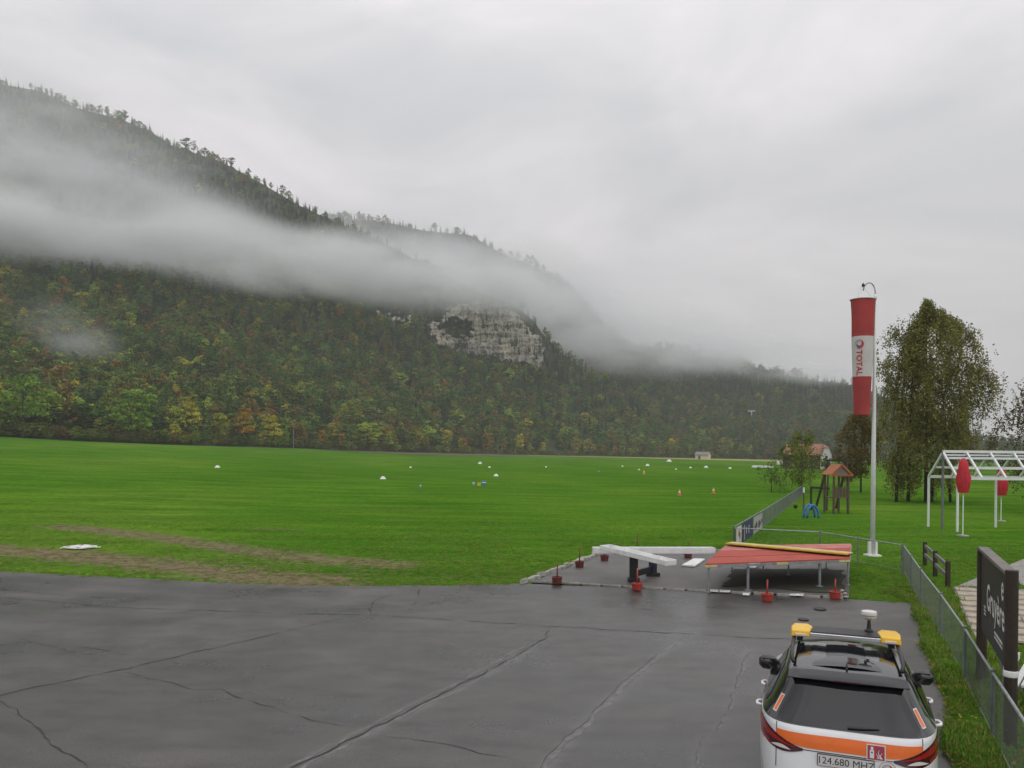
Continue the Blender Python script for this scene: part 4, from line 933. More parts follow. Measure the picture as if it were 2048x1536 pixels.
# ------------------------------------------------------------------ white frame lying in the worn grass
p = gp(160, 1097); r = empty('grass_marker', (p.x, p.y, .0), .35); tag(r, 'flat white square frame marker lying in the worn grass', 'marker')
for a in range(4):
    t = a * math.pi / 2 + .78; MB().box((math.cos(t) * .36, math.sin(t) * .36, .07), (.30, .78, .05), rz=t).build('board', M['white_paint'], r, bevel=.006)
MB().box((0, 0, .045), (.62, .62, .05), rz=.78).build('plate', M['white_metal'], r)
MB().bar((-.72, .02, .05), (-.35, .0, .06), .14, .03).build('tab', M['white_paint'], r); MB().bar((.4, -.12, .05), (.78, -.08, .05), .08, .03).build('tab', M['white_paint'], r)

# ------------------------------------------------------------------ runway markers out on the field
def wedge(px, py, wpx, label, material=None, group=None):
    p = on_field(px, py); w = wpx * p.y / F; o = MB().box((0, 0, w * .22), (w, w * .9, w * .5), taper=.38).build('runway_marker', material or M['white_paint'], loc=p[:]); o.rotation_euler = (0, 0, random.uniform(-.3, .3)); tag(o, label, 'marker', group)
wedge(435, 935, 9, 'white wedge marker far out on the field, leftmost of all')
wedge(766, 958, 11, 'largest white wedge marker, near the middle of the field')
wedge(992, 952, 9, 'white wedge marker beyond the blue and yellow boxes')
wedge(821, 935.5, 5, 'tiny white wedge marker beyond the largest one'); wedge(979, 935, 5, 'tiny white wedge marker beyond the boxes, far out')
M['teal'] = mat('teal_paint', (0.06, 0.30, 0.25), .5); M['orange'] = mat('orange_plastic', (0.60, 0.16, 0.03), .45, var=.2, vscale=3); M['blue'] = mat('blue_plastic', (0.03, 0.16, 0.42), .45, var=.2)
wedge(1198, 943.5, 5, 'tiny teal-green marker out on the field', M['teal'])
for k, (px, py, w) in enumerate(((1092, 934.5, 4), (1278, 940, 4), (1295, 931.5, 8), (1338, 923, 9), (1381, 936, 5), (1412, 935, 7), (1245, 933, 4), (1460, 937, 6), (960, 927.5, 8), (1352, 939, 4))):
    wedge(px, py, w, ('second', 'fourth', 'fifth', 'sixth', 'eighth', 'ninth', 'third', 'tenth', 'first', 'seventh')[k] + ' from the left of the faint small white markers far across the field', group='faint far runway markers')
def box_marker(px, py, wpx, hpx, mt, label, band_m=None):
    p = on_field(px, py); k = p.y / F; w, h = wpx * k, hpx * k; r = empty('field_box', p[:]); tag(r, label, 'box')
    MB().box((0, 0, h * .5), (w, w, h)).build('body', M[mt], r, bevel=w * .05)
    MB().box((0, 0, h * .62), (w * 1.02, w * 1.02, h * .25)).build('band', band_m or M['white_paint'], r)
box_marker(968, 970, 8, 8, 'blue', 'blue field box with a white band'); box_marker(958, 972, 6, 7, 'yellow', 'yellow field box beside the blue one', M['yellow_pale']); box_marker(947, 972, 4, 9, 'teal', 'slim dark green field post beside the yellow box'); box_marker(841, 977, 3, 9, 'teal', 'slim dark green field post standing alone')
def cone(px, py, label, hpx=13):
    p = on_field(px, py); k = p.y / F; h = hpx * k; r = empty('traffic_cone', p[:]); tag(r, label, 'cone')
    MB().box((0, 0, h * .04), (h * .62, h * .62, h * .08)).build('base', M['orange'], r, bevel=.01); MB().lathe([(h * .24, h * .08), (h * .16, h * .42)], 14).build('lower_cone', M['orange'], r)
    MB().lathe([(h * .16, h * .42), (h * .09, h * .74)], 14).build('sleeve', M['white_paint'], r); MB().lathe([(h * .09, h * .74), (h * .04, h)], 12).build('tip', M['orange'], r)
cone(1359, 991, 'orange cone with a white sleeve on the field, left one of two'); cone(1427, 987, 'orange cone with a white sleeve on the field, right one of two')
cone(1288, 949, 'far orange and white cone out on the field', 9)

# poles and masts at the forest edge
def thin_pole(px, ytop, ybot, back, label, arm_w=0.0, mt='galv', rad=.11):
    p = edge_point(px, back); d = p.y; h = at(px, ytop, d).z - p.z; r = empty('utility_pole', p[:]); tag(r, label, 'pole')
    MB().path([(0, 0, -.3), (0, 0, h)], [rad, rad * .6], 8).build('shaft', M[mt], r)
    if arm_w: MB().bar((-arm_w / 2, 0, h - .3), (arm_w / 2, 0, h - .3), .3, .3).build('crossarm', M['white_metal'], r)
    else: MB().lathe([(.05, h), (.14, h + .05), (.05, h + .25)], 8).build('cap', M['galv'], r)
thin_pole(587, 852, 896, -6, 'thin pale pole in front of the trees at the field edge', rad=.16); thin_pole(996, 880, 908, -5, 'short thin pole at the field edge right of the middle', rad=.16)
p = at(1503, 822, 940); gz_ = p.z - 12; r = empty('pylon', (p.x, p.y, gz_)); tag(r, 'white T-shaped mast rising above the valley forest', 'mast')
MB().path([(0, 0, 0), (0, 0, 12.2)], [.7, .6], 6).build('shaft', M['white_paint'], r); MB().bar((-4.2, 0, 12), (4.2, 0, 12), .9, 1.0).build('crossarm', M['white_paint'], r)

# ------------------------------------------------------------------ field hut and farmhouse
M['cream'] = mat('cream_render', (0.60, 0.54, 0.40), .8, var=.12, vscale=.5); M['slate'] = mat('grey_roof', (0.17, 0.165, 0.17), .7, var=.3, vscale=1.5); M['tile'] = mat('red_roof_tiles', (0.25, 0.125, 0.075), .8, var=.35, vscale=1.2)
M['render_grey'] = mat('pale_grey_render', (0.50, 0.50, 0.50), .8, var=.15, vscale=.6); M['glass_dark'] = mat('dark_glass', (0.02, 0.022, 0.025), .12)
p = on_field(1406, 919); k = p.y / F; W, h1, h2 = 31 * k, 9.5 * k, 15 * k; L = W * .8; r = empty('field_hut', p[:], -.45); tag(r, 'small cream hut with grey gable roof at the far field edge', 'hut')
W *= .82
MB().add([(-W / 2, -L / 2, -.3), (W / 2, -L / 2, -.3), (W / 2, L / 2, -.3), (-W / 2, L / 2, -.3), (-W / 2, -L / 2, h1), (W / 2, -L / 2, h1), (W / 2, L / 2, h1), (-W / 2, L / 2, h1), (-W / 2, 0, h2 * .97), (W / 2, 0, h2 * .97)],
         [(0, 1, 5, 4), (2, 3, 7, 6), (3, 0, 4, 8, 7), (1, 2, 6, 9, 5)]).build('wall', M['cream'], r)
for sg in (-1, 1):
    MB().add([(-W * .55, sg * L * .58, h1 * .93), (W * .55, sg * L * .58, h1 * .93), (W * .55, 0, h2), (-W * .55, 0, h2), (-W * .55, sg * L * .58, h1 * .93 + .2), (W * .55, sg * L * .58, h1 * .93 + .2), (W * .55, 0, h2 + .2), (-W * .55, 0, h2 + .2)],
             [(0, 1, 2, 3), (4, 7, 6, 5), (0, 4, 5, 1), (1, 5, 6, 2), (0, 3, 7, 4)]).build('roof_slope', M['slate'], r)
dr_ = MB().box((-W * .18, -L / 2 - .03, h1 * .42), (W * .16, .08, h1 * .8)).build('door', M['wood'], r); MB().box((-W * .13, -L / 2 - .09, h1 * .4), (.08, .06, .25)).build('handle', M['black'], dr_)

d = 250.0; s = d / F; g0 = ground_at(1652, d); zg = g0.z
def hx(px): return at(px, 915, d).x - g0.x
def hz(py): return at(1652, py, d).z - zg
r = empty('farmhouse', (g0.x, g0.y, zg)); tag(r, 'white-gabled farmhouse with long red-brown half-hipped roof', 'house')
gl, gr_ = hx(1641), hx(1670); mid = (gl + gr_) / 2; ze = hz(908); zr = hz(887); zh = hz(896); xl = hx(1566); ydp = 9.0
# gable wall faces the camera's right; the long roof runs to the left
fr = 0.0
MB().add([(gl, fr, -.3), (gr_, fr + 2.5, -.3), (gr_, fr + 2.5, ze * .98), (gr_ - (gr_ - gl) * .22, fr + 2.0, zh), (gl + (gr_ - gl) * .30, fr + .6, zh), (gl, fr, ze)], [(0, 1, 2, 3, 4, 5)]).build('gable_wall', M['render_grey'], r)
MB().add([(xl, fr + .4, -.3), (gl, fr + .05, -.3), (gl, fr + .05, ze), (xl, fr + .4, ze)], [(0, 1, 2, 3)]).build('shaded_front_wall', M['wood_dark'], r)  # the wall's shade is put into its colour with the dark wood material
MB().add([(gr_, fr + 2.5, -.3), (gr_ - 2, fr + 11, -.3), (gr_ - 2, fr + 11, ze), (gr_, fr + 2.5, ze)], [(0, 1, 2, 3)]).build('back_wall', M['render_grey'], r)
ra_, rb_ = (gl + (gr_ - gl) * .45, fr + 4.2, zr), (xl + 2.5, fr + 4.8, zr - .3)
MB().add([(xl - .6, fr - .7, ze - .35), (gl + .2, fr - .9, ze - .35), (gl + (gr_ - gl) * .30, fr + .3, zh + .15), ra_, rb_], [(0, 1, 2, 3, 4)]).add([(gl + (gr_ - gl) * .28, fr + .2, zh + .12), (gr_ - (gr_ - gl) * .18, fr + 1.7, zh + .12), ra_], [(0, 1, 2)]).build('roof', M['tile'], r)
MB().add([(gr_ + .5, fr + 2.2, ze - .5), (gr_ - (gr_ - gl) * .18, fr + 1.7, zh + .1), ra_, rb_, (xl + 1, fr + 11, ze - .4), (gr_ - 1.5, fr + 11.5, ze - .4)], [(0, 1, 2, 3, 4, 5)]).build('roof', M['slate'], r)
MB().bar((xl - .6, fr - .78, ze - .45), (gl + .2, fr - .98, ze - .45), .25, .35).build('eave_board', M['dark_red'], r)
for k in range(4):
    t = .14 + .22 * k; x = gl + (gr_ - gl) * t; w = MB().box((x, fr + 2.5 * t - .12, 1.5), (.75, .16, 1.3)).build('window', M['wood_dark'], r); MB().box((x, fr + 2.5 * t - .22, 1.5), (.5, .06, 1.0)).build('pane', M['glass_dark'], w)
w = MB().box((mid, fr + 1.1, ze * .78), (.8, .16, 1.0)).build('window', M['wood_dark'], r); MB().box((mid, fr + 1.0, ze * .78), (.55, .06, .8)).build('pane', M['glass_dark'], w)
# trailers and a low white barrier by the field hut road
def trailer(px, py, lpx, hpx, label):
    p = on_field(px, py); k = p.y / F; L, h = lpx * k, hpx * k; r = empty('glider_trailer', p[:], .06); tag(r, label, 'trailer')
    vs = []
    for x, a in ((-.5, .55), (-.44, .9), (-.2, 1.0), (.2, 1.0), (.44, .9), (.5, .55)):
        for y in (-.6, .6): vs += [(x * L, y, h * .32), (x * L, y * .9, h * (.32 + .68 * a))]
    fs = []
    for i in range(5):
        a = i * 4; fs += [(a, a + 4, a + 5, a + 1), (a + 2, a + 3, a + 7, a + 6), (a + 1, a + 5, a + 7, a + 3), (a, a + 2, a + 6, a + 4)]
    fs += [(0, 1, 3, 2), (20, 22, 23, 21)]
    MB().add(vs, fs).build('body', M['white_paint'], r)
    for y in (-.62, .62): MB().path([(0, y - .08, h * .2), (0, y + .08, h * .2)], h * .2, 12).build('wheel', M['black'], r)
trailer(1526, 937, 44, 6, 'long low white trailer on the field left of the farmhouse'); trailer(1562, 932, 16, 9, 'short white trailer beside the long low one'); trailer(1602, 932.5, 16, 8, 'white trailer half hidden behind the green young tree')

# ------------------------------------------------------------------ playground
M['orange_wood'] = mat('orange_wood', (0.33, 0.10, 0.035), .6, var=.3, vscale=3); M['grey_wood'] = mat('grey_boards', (0.17, 0.155, 0.14), .7, var=.35, vscale=4)
d = 62.0; s = d / F; g0 = ground_at(1672, d); g0.z = 0
def fx_(px, dd=62.0): return at(px, 940, dd).x - g0.x
def fz_(py, px=1672, dd=62.0): return at(px, py, dd).z
r = empty('swing_frame', g0[:]); tag(r, 'dark wooden swing frame with splayed legs behind the playhouse', 'swing')
zt_ = fz_(921); MB().bar((fx_(1652), 0, zt_), (fx_(1700), 0, zt_), .16, .16).build('top_beam', M['wood_dark'], r)
for (xa, xb) in ((1657, 1643), (1694, 1684)):
    for yb in (-1.1, 1.1):
        MB().bar((fx_(xa), 0, zt_), (fx_(xb), yb, 0), .13, .13).build('leg', M['wood_dark'], r)
MB().bar((fx_(1612), -1.1, 1.72), (fx_(1648), -1.1, 1.66), .16, .16).build('side_beam', M['wood_dark'], r); MB().bar((fx_(1612), -1.1, 1.8), (fx_(1612), -1.1, 0), .12, .12).build('leg', M['wood_dark'], r)
d2 = 58.0; g1 = ground_at(1673, d2); g1.z = 0; r = empty('playhouse', g1[:], .12); tag(r, 'wooden playhouse tower with orange-edged gable roof', 'playhouse')
k2 = d2 / F; wv = 21 * k2; ztop_ = at(1673, 930, d2).z; zev = at(1673, 950, d2).z
for sg in (-1, 1):
    MB().add([(sg * wv, -.75, zev), (sg * wv, .75, zev), (0, .75, ztop_), (0, -.75, ztop_), (sg * wv, -.75, zev + .05), (sg * wv, .75, zev + .05), (0, .75, ztop_ + .05), (0, -.75, ztop_ + .05)], [(0, 1, 2, 3), (4, 7, 6, 5), (0, 4, 5, 1), (0, 3, 7, 4), (1, 5, 6, 2)]).build('roof_slope', M['orange_wood'], r)
    MB().bar((sg * (wv + .05), -.8, zev - .02), (0, -.8, ztop_ + .02), .05, .16).build('barge_board', M['orange_wood'], r)
MB().add([(-wv * .8, -.72, zev + .06), (wv * .8, -.72, zev + .06), (0, -.72, ztop_ - .1)], [(0, 1, 2)]).build('gable_panel', M['grey_wood'], r)
MB().bar((-wv, -.78, zev), (wv, -.78, zev), .06, .12).build('tie_beam', M['orange_wood'], r)
for sx in (-1, 1):
    for sy in (-1, 1): MB().bar((sx * wv * .72, sy * .65, 0), (sx * wv * .72, sy * .65, zev + .05), .12, .12).build('post', M['wood'], r)
for k in range(5): MB().box((-wv * .58 + k * wv * .29, -.66, 1.55), (wv * .24, .03, .7)).build('board', M['wood'], r)
MB().box((0, 0, 1.15), (wv * 1.6, 1.4, .06)).build('deck', M['wood'], r)
p = gp(1607, 1034); zz = at(1607, 975, p.y).z; r = empty('rope_post', (p.x, p.y, 0)); tag(r, 'brown post with a white top beside the blue climbing arch', 'post')
MB().path([(0, 0, 0), (0, 0, zz - .35)], .055, 8).build('shaft', M['wood'], r); MB().path([(0, 0, zz - .35), (0, 0, zz)], .06, 8).build('cap', M['white_paint'], r)
p = gp(1622, 1036); r = empty('climbing_arch', (p.x, p.y, 0), .2); tag(r, 'blue plastic climbing arch in the playground', 'play arch')
for yo in (-.22, .22):
    MB().path([(-.42 * math.cos(a), yo, .85 * math.sin(a) + .02) for a in np.linspace(0, math.pi, 13)], .075, 8).build('hoop', M['blue'], r, smooth=True)
for a in np.linspace(.4, math.pi - .4, 5): MB().path([(-.42 * math.cos(a), -.22, .85 * math.sin(a)), (-.42 * math.cos(a), .22, .85 * math.sin(a))], .03, 6).build('rung', M['teal'], r)
p = gp(1591, 1017); o = MB().lathe([(.02, 0), (.11, .05), (.16, .15), (.16, .22), (.1, .32), (.02, .36)], 14).build('ball', M['black'], loc=(p.x, p.y, 0), smooth=True); tag(o, 'black ball lying in the grass by the long fence', 'ball')

# ------------------------------------------------------------------ chain-link fences
def chain_fence(pts, label, Hf=1.0, gap=2.4, mesh=.06, group=None, rail=True):
    """pts: ground points; posts, top rail, bottom wire and woven wire between"""
    base = Vector(pts[0]); r = empty('chain_link_fence', (base.x, base.y, 0)); tag(r, label, 'fence', group)
    L = [Vector(p) - base for p in pts]
    for a, b_ in zip(L[:-1], L[1:]):
        n = max(1, round((b_ - a).length / gap)); 
        for k in range(n + (1 if b_ is L[-1] else 0)):
            c_ = a.lerp(b_, k / n); po = MB().path([(c_.x, c_.y, -.05), (c_.x, c_.y, Hf + .03)], .03, 8).build('post', M['fence_grey'], r)
            MB().lathe([(.034, Hf + .03), (.034, Hf + .05), (.01, Hf + .065)], 8, (c_.x, c_.y, 0)).build('cap', M['fence_grey'], po)
        if rail: MB().path([(a.x, a.y, Hf), (b_.x, b_.y, Hf)], .022, 8).build('top_rail', M['galv'], r)
        MB().path([(a.x, a.y, .12), (b_.x, b_.y, .12)], .005, 4).build('bottom_wire', M['galv'], r)
        d = (b_ - a); ln = d.length; dn = d.normalized(); nrm = Vector((-dn.y, dn.x, 0)); nw = int(ln / mesh); hh = Hf - .12; rows = max(6, int(hh / mesh)); V = []; Fq = []; w = .0012 * (mesh / .06)
        zs = np.linspace(.12, Hf, rows + 1)
        for k in range(nw + 1):
            for sgn in (-1, 1):
                b0 = len(V)
                for j, z in enumerate(zs):
                    t = k * mesh + sgn * (mesh / 2) * (1 if j % 2 else -1); q = a + dn * max(0, min(ln, t))
                    V += [(q.x - dn.x * w + nrm.x * w, q.y - dn.y * w + nrm.y * w, z), (q.x + dn.x * w - nrm.x * w, q.y + dn.y * w - nrm.y * w, z)]
                Fq += [(b0 + 2 * j, b0 + 2 * j + 1, b0 + 2 * j + 3, b0 + 2 * j + 2) for j in range(rows)]
        o = mesh_np('woven_wire', V, Fq, M['wire'], r); o['kind'] = 'stuff'
    return r
ft = lambda px, py, z=1.0: Vector((*gp(px, py, z).xy, 0))
near_pts = [ft(1808, 1092), ft(1842, 1140), ft(1882, 1190), ft(1930, 1258), ft(1986, 1346), ft(2060, 1460), ft(2190, 1640)]
chain_fence(near_pts, 'grey chain-link fence running past the car to the grass verge', 1.0, 3.2, .06)
far_pts = [ft(1468, 1056), ft(1530, 1020), ft(1606, 972)]
ff = chain_fence(far_pts, 'long chain-link fence with banners running away beside the field', 1.05, 3.2, .09)
chain_fence([ft(1468, 1056), ft(1640, 1064), ft(1804, 1090)], 'grey chain-link fence across the grass behind the red signal table', 1.0, 3.0, .08)
# banners on the long fence
M['banner_white'] = mat('banner_white', (0.62, 0.62, 0.60), .6, var=.15, vscale=2); M['banner_navy'] = mat('banner_navy', (0.03, 0.03, 0.11), .6, var=.2, vscale=2); M['banner_grey'] = mat('banner_grey', (0.40, 0.39, 0.38), .6, var=.3, vscale=5)
a, b_ = far_pts[0], far_pts[1]
for k, (t0, t1, mt, lb) in enumerate(((.03, .17, 'banner_white', 'white banner with a red mark at the near end of the long fence'), (.20, .50, 'banner_navy', 'navy banner with white strokes on the long fence'), (.53, .86, 'banner_grey', 'pale grey printed banner on the long fence'))):
    p = a.lerp(b_, t0); q = a.lerp(b_, t1); dn = (q - p).normalized(); n_ = Vector((dn.y, -dn.x, 0)); ln = (q - p).length
    vs = []
    for i in range(13):
        for z in (.14, .98): w = p + dn * ln * i / 12 + n_ * (.05 + .012 * math.sin(i * 1.9)); vs.append((w.x - p.x, w.y - p.y, z))
    r = empty('banner', (p.x, p.y, 0)); tag(r, lb, 'banner')
    o = mesh_np('cloth', vs, [(2 * i, 2 * i + 2, 2 * i + 3, 2 * i + 1) for i in range(12)], M[mt], r)
    def stroke(u, z0, z1, wd, m2):
        w = dn * ln * u + n_ * .075; MB().box((w.x, w.y, (z0 + z1) / 2), (wd, .01, z1 - z0), rz=math.atan2(dn.y, dn.x)).build('printed_mark', M[m2], r)
    if k == 0: stroke(.4, .55, .85, ln * .10, 'logo_red'); stroke(.6, .4, .7, ln * .08, 'logo_red'); stroke(.5, .2, .32, ln * .5, 'banner_grey')
    if k == 1: stroke(.3, .45, .75, ln * .05, 'banner_white'); stroke(.55, .4, .8, ln * .05, 'banner_white'); stroke(.1, .2, .9, ln * .06, 'banner_grey')
    if k == 2: [stroke(.12 + .15 * j, .3 + .1 * (j % 3), .55 + .12 * (j % 2), ln * .06, 'banner_navy' if j % 2 else 'black') for j in range(6)]

# low rail behind the near fence and a pale bench at the picture edge
p, q = ft(1850, 1092, .75), ft(1896, 1132, .75); r = empty('rail_fence', (p.x, p.y, 0)); tag(r, 'low weathered wooden rail behind the chain-link fence', 'rail'); e = q - p
for z in (.42, .75): MB().bar((0, 0, z), (e.x, e.y, z), .06, .12).build('rail', M['grey_wood'], r)
for t in (0, .5, 1.0): MB().bar((e.x * t, e.y * t, 0), (e.x * t, e.y * t, .9), .11, .11).build('post', M['wood_dark'], r)
p = gp(2068, 1420); r = empty('bench', (p.x, p.y, .1), .9); tag(r, 'pale slatted bench behind the dark sign at the picture edge', 'bench')
for k in range(4): MB().box((0, -.18 + .12 * k, .45), (1.6, .09, .035)).build('seat_slat', M['white_paint'], r)
for k in range(3): MB().box((0, .30 + .03 * k, .60 + .13 * k), (1.6, .03, .10)).build('back_slat', M['white_paint'], r)
for sx in (-.7, .7):
    MB().bar((sx, -.2, 0), (sx, -.2, .43), .06, .06).build('leg', M['galv'], r); MB().bar((sx, .26, 0), (sx, .40, .95), .06, .06).build('leg', M['galv'], r)

# ------------------------------------------------------------------ dark information sign
pf, pn = gp(1950, 1372), gp(2004, 1502); e = pn - pf; off = Vector((.10, -.02, 0)); r = empty('information_sign', (pf.x + off.x, pf.y + off.y, .06)); tag(r, 'dark brown sign board with pale lettering on two brown posts', 'sign')
dn = e.normalized(); ln = e.length; nrm = Vector((dn.y, -dn.x, 0))
if nrm.dot(Vector((-pf.x, -pf.y, 0))) < 0: nrm = -nrm
M['sign_panel'] = mat('dark_sign_panel', (0.022, 0.021, 0.020), .5, var=.25, vscale=2); M['sign_text'] = mat('pale_lettering', (0.62, 0.62, 0.58), .6)
MB().path([(0, 0, 0), (0, 0, 2.45)], .085, 10).build('post', M['wood_dark'], r); MB().path([(e.x, e.y, 0), (e.x, e.y, 2.5)], .085, 10).build('post', M['wood_dark'], r)
zp0, zp1 = 1.02, 2.42; c_ = e / 2; ar = math.atan2(dn.y, dn.x)
panel = MB().box((c_.x, c_.y, (zp0 + zp1) / 2), (ln - .2, .05, zp1 - zp0), rz=ar).build('panel', M['sign_panel'], r)
MB().box((c_.x, c_.y, zp1 + .03), (ln - .1, .16, .05), rz=ar).build('cap_board', M['grey_wood'], r)
MB().lathe([(.09, 1.0), (.095, 1.02), (.095, 1.07), (.09, 1.09)], 10, (e.x, e.y, 0)).build('tag', M['white_paint'], r)
# the panel's reading direction as seen from the asphalt side: from the far post to the near post
def sign_text(body, size, u, z, bold=.0, name='lettering'):
    me = text_mesh(body, size, .0, bold=bold); rd = dn if nrm.cross(Vector((0, 0, 1))).dot(dn) < 0 else -dn
    for v in me.vertices:
        q = c_ + rd * (u + v.co.x) + nrm * .032; v.co = Vector((q.x, q.y, z + v.co.y))
    me.materials.append(M['sign_text']); link(bpy.data.objects.new(name, me), panel)
    return rd
rd = sign_text("Gruyère", .62, .28, 1.72, .008); sign_text("e", .55, 1.1, 2.14, .008)
for k in range(3):
    q = c_ + rd * (-1.05) + nrm * .03; MB().box((q.x, q.y, 1.50 - .06 * k), (.26 - .04 * (k == 2), .004, .022), rz=ar).build('printed_line', M['sign_text'], panel)
for k in range(2):
    for j in range(8):
        q = c_ + rd * (.28 + .115 * j + .01 * (j % 3)) + nrm * .03; MB().box((q.x, q.y, 1.32 - .07 * k), (.085 - .02 * ((j * 3 + k) % 3), .004, .04), rz=ar).build('printed_line', M['sign_text'], panel)

# ------------------------------------------------------------------ white frame pavilion and parasols
d = 46.0; s = d / F; xw = at(1886, 915, d).x; zr_ = at(1900, 903, d).z; wy = 1.55; ze_ = at(1857, 953, d + wy).z; Lp = 13.0
r = empty('frame_pavilion', (xw, d, 0)); tag(r, 'white metal frame pavilion without a cover at the terrace', 'pavilion')
W_ = M['white_metal']
MB().bar((0, 0, zr_), (Lp, 0, zr_), .16, .15).build('ridge_beam', W_, r); MB().bar((0.1, 0, zr_ - .2), (Lp, 0, zr_ - .2), .08, .09).build('ridge_beam', W_, r); MB().bar((0.15, .03, zr_ - .36), (Lp, .03, zr_ - .36), .05, .2).build('rolled_cover', M['navy'], r)
for sy in (-1, 1):
    MB().bar((0, sy * wy, ze_), (Lp, sy * wy, ze_), .11, .17).build('eave_beam', W_, r)
    for f in (.25, .62): MB().bar((0.1, sy * wy * f, zr_ - (zr_ - ze_) * f), (Lp, sy * wy * f, zr_ - (zr_ - ze_) * f), .10, .13).build('purlin', W_, r)
    for k in range(10):
        x = k * 1.35; MB().bar((x, 0, zr_ - .05), (x, sy * wy, ze_), .10, .11).build('rafter', W_, r)
    for x in (0, 4, 8, 12): MB().bar((x, sy * wy, 0), (x, sy * wy, ze_), .1, .1).build('post', W_, r)
MB().bar((0, 0, 0), (0, 0, zr_), .1, .1).build('end_post', M['fence_grey'], r)
M['umb_red'] = mat('red_canvas', (0.52, 0.02, 0.035), .7, var=.25, vscale=4)
def parasol(px, py_top, d, label, wpx):
    g = at(px, 940, d); zt_ = at(px, py_top, d).z; r = empty('parasol', (g.x, d, 0)); tag(r, label, 'parasol', 'closed red parasols'); k = wpx * d / F / 2
    MB().path([(0, 0, 0), (0, 0, zt_)], .03, 8).build('pole', M['white_metal'], r)
    pr = [(.05, zt_ + .06), (k * .6, zt_ - .12), (k * .75, zt_ - .5), (k * 1.05, zt_ - .95), (k * .95, zt_ - 1.35), (k * .7, zt_ - 1.75)]; vs = []; n = 24
    for rr_, z in pr:
        for i in range(n): a = 2 * math.pi * i / n; q = rr_ * (1 + .22 * (i % 3 == 0) - .12 * (i % 3 == 1)); vs.append((q * math.cos(a), q * math.sin(a), z))
    MB().add(vs, [(j * n + i, j * n + (i + 1) % n, (j + 1) * n + (i + 1) % n, (j + 1) * n + i) for j in range(len(pr) - 1) for i in range(n)]).build('canopy', M['umb_red'], r, smooth=True)
    MB().lathe([(.3, 0), (.3, .06), (.05, .09)], 14).build('base', M['concrete'], r)
parasol(1927, 919, 42, 'closed red parasol in front of the white frame pavilion', 22); parasol(2003, 937, 52, 'closed red parasol seen through the pavilion frame', 20)
# ------------------------------------------------------------------ the car
CARX, CARY, CARH = 3.66, 8.64, 0.375
car = empty('follow_me_car', (CARX, CARY, 0.006), -CARH); car.scale = (1.065, 1.04, 1.03); tag(car, 'white and orange airfield car with black roof and yellow light bar', 'car')
M['car_white'] = mat('car_white', (0.68, 0.70, 0.71), .22, var=.05, vscale=2, coat=.6); M['car_black'] = mat('car_black', (0.008, 0.008, 0.010), .10, coat=.5); M['car_glass'] = mat('car_glass', (0.010, 0.011, 0.013), .05)
M['car_trim'] = mat('black_plastic', (0.018, 0.018, 0.020), .45, var=.2, vscale=8); M['car_orange'] = mat('orange_film', (0.72, 0.14, 0.015), .4, var=.08, vscale=6); M['amber'] = mat('amber_plastic', (0.78, 0.47, 0.02), .28, var=.06, vscale=5)
M['lamp_red'] = mat('lamp_red', (0.30, 0.010, 0.012), .12); M['lamp_dark'] = mat('lamp_dark_red', (0.05, 0.006, 0.012), .12); M['lamp_clear'] = mat('lamp_clear', (0.60, 0.58, 0.55), .2); M['chrome'] = mat('chrome', (0.65, 0.66, 0.67), .18, metal=1.0); M['rubber'] = mat('rubber', (0.02, 0.02, 0.02), .8); M['sticker_red'] = mat('sticker_red', (0.30, 0.02, 0.05), .45); M['plate_white'] = mat('plate_white', (0.62, 0.62, 0.60), .4, var=.08, vscale=12); M['plate_ink'] = mat('plate_ink', (0.02, 0.02, 0.03), .5)
ZL = [.20, .26, .40, .55, .70, .85, .95, 1.00, 1.04, 1.08, 1.12, 1.20, 1.30, 1.40, 1.48, 1.54, 1.58, 1.605, 1.62]
WL = [.85, .90, .92, .93, .935, .932, .925, .920, .912, .896, .868, .815, .765, .715, .672, .635, .59, .50, .36]
RL = [.16, .06, .00, .00, .03, .065, .085, .10, .115, .14, .175, .235, .305, .375, .43, .48, .58, .85, 1.10]
FLv = [4.20, 4.33, 4.36, 4.36, 4.34, 4.28, 4.16, 4.02, 3.75, 3.30, 3.22, 3.08, 2.90, 2.72, 2.56, 2.42, 2.30, 2.10, 1.90]
NL = [6, 6, 5.4, 5.2, 5.2, 5.2, 5.3, 5.4, 5.5, 5.5, 5.4, 5.2, 5, 5, 5, 5, 4.5, 4, 3.5]
def lv(z): return tuple(float(np.interp(z, ZL, q)) for q in (WL, RL, FLv, NL))
def y_rear(x, z):
    w, r_, f_, n = lv(z); L = (f_ - r_) / 2; k = max(0.0, 1 - min(1.0, abs(x / w)) ** n)
    return (r_ + L) - L * k ** (1 / (n * .86))
def x_side(y, z):
    w, r_, f_, n = lv(z); L = (f_ - r_) / 2; t = min(1.0, abs((y - r_ - L) / L)); return w * max(0.0, 1 - t ** (n * .86)) ** (1 / n)
zs = np.concatenate([np.linspace(.20, 1.0, 18), np.linspace(1.01, 1.14, 8), np.linspace(1.17, 1.54, 13), np.linspace(1.555, 1.62, 8)])
def contour(z, n=96):
    w, r_, f_, e = lv(z); L = (f_ - r_) / 2; out_ = []
    for i in range(n):
        a = 2 * math.pi * i / n; c_, s_ = math.cos(a), math.sin(a)
        out_.append((w * math.copysign(abs(c_) ** (2 / e), c_), r_ + L + L * math.copysign(abs(s_) ** (2 / (e * .86)), s_), z))
    return out_
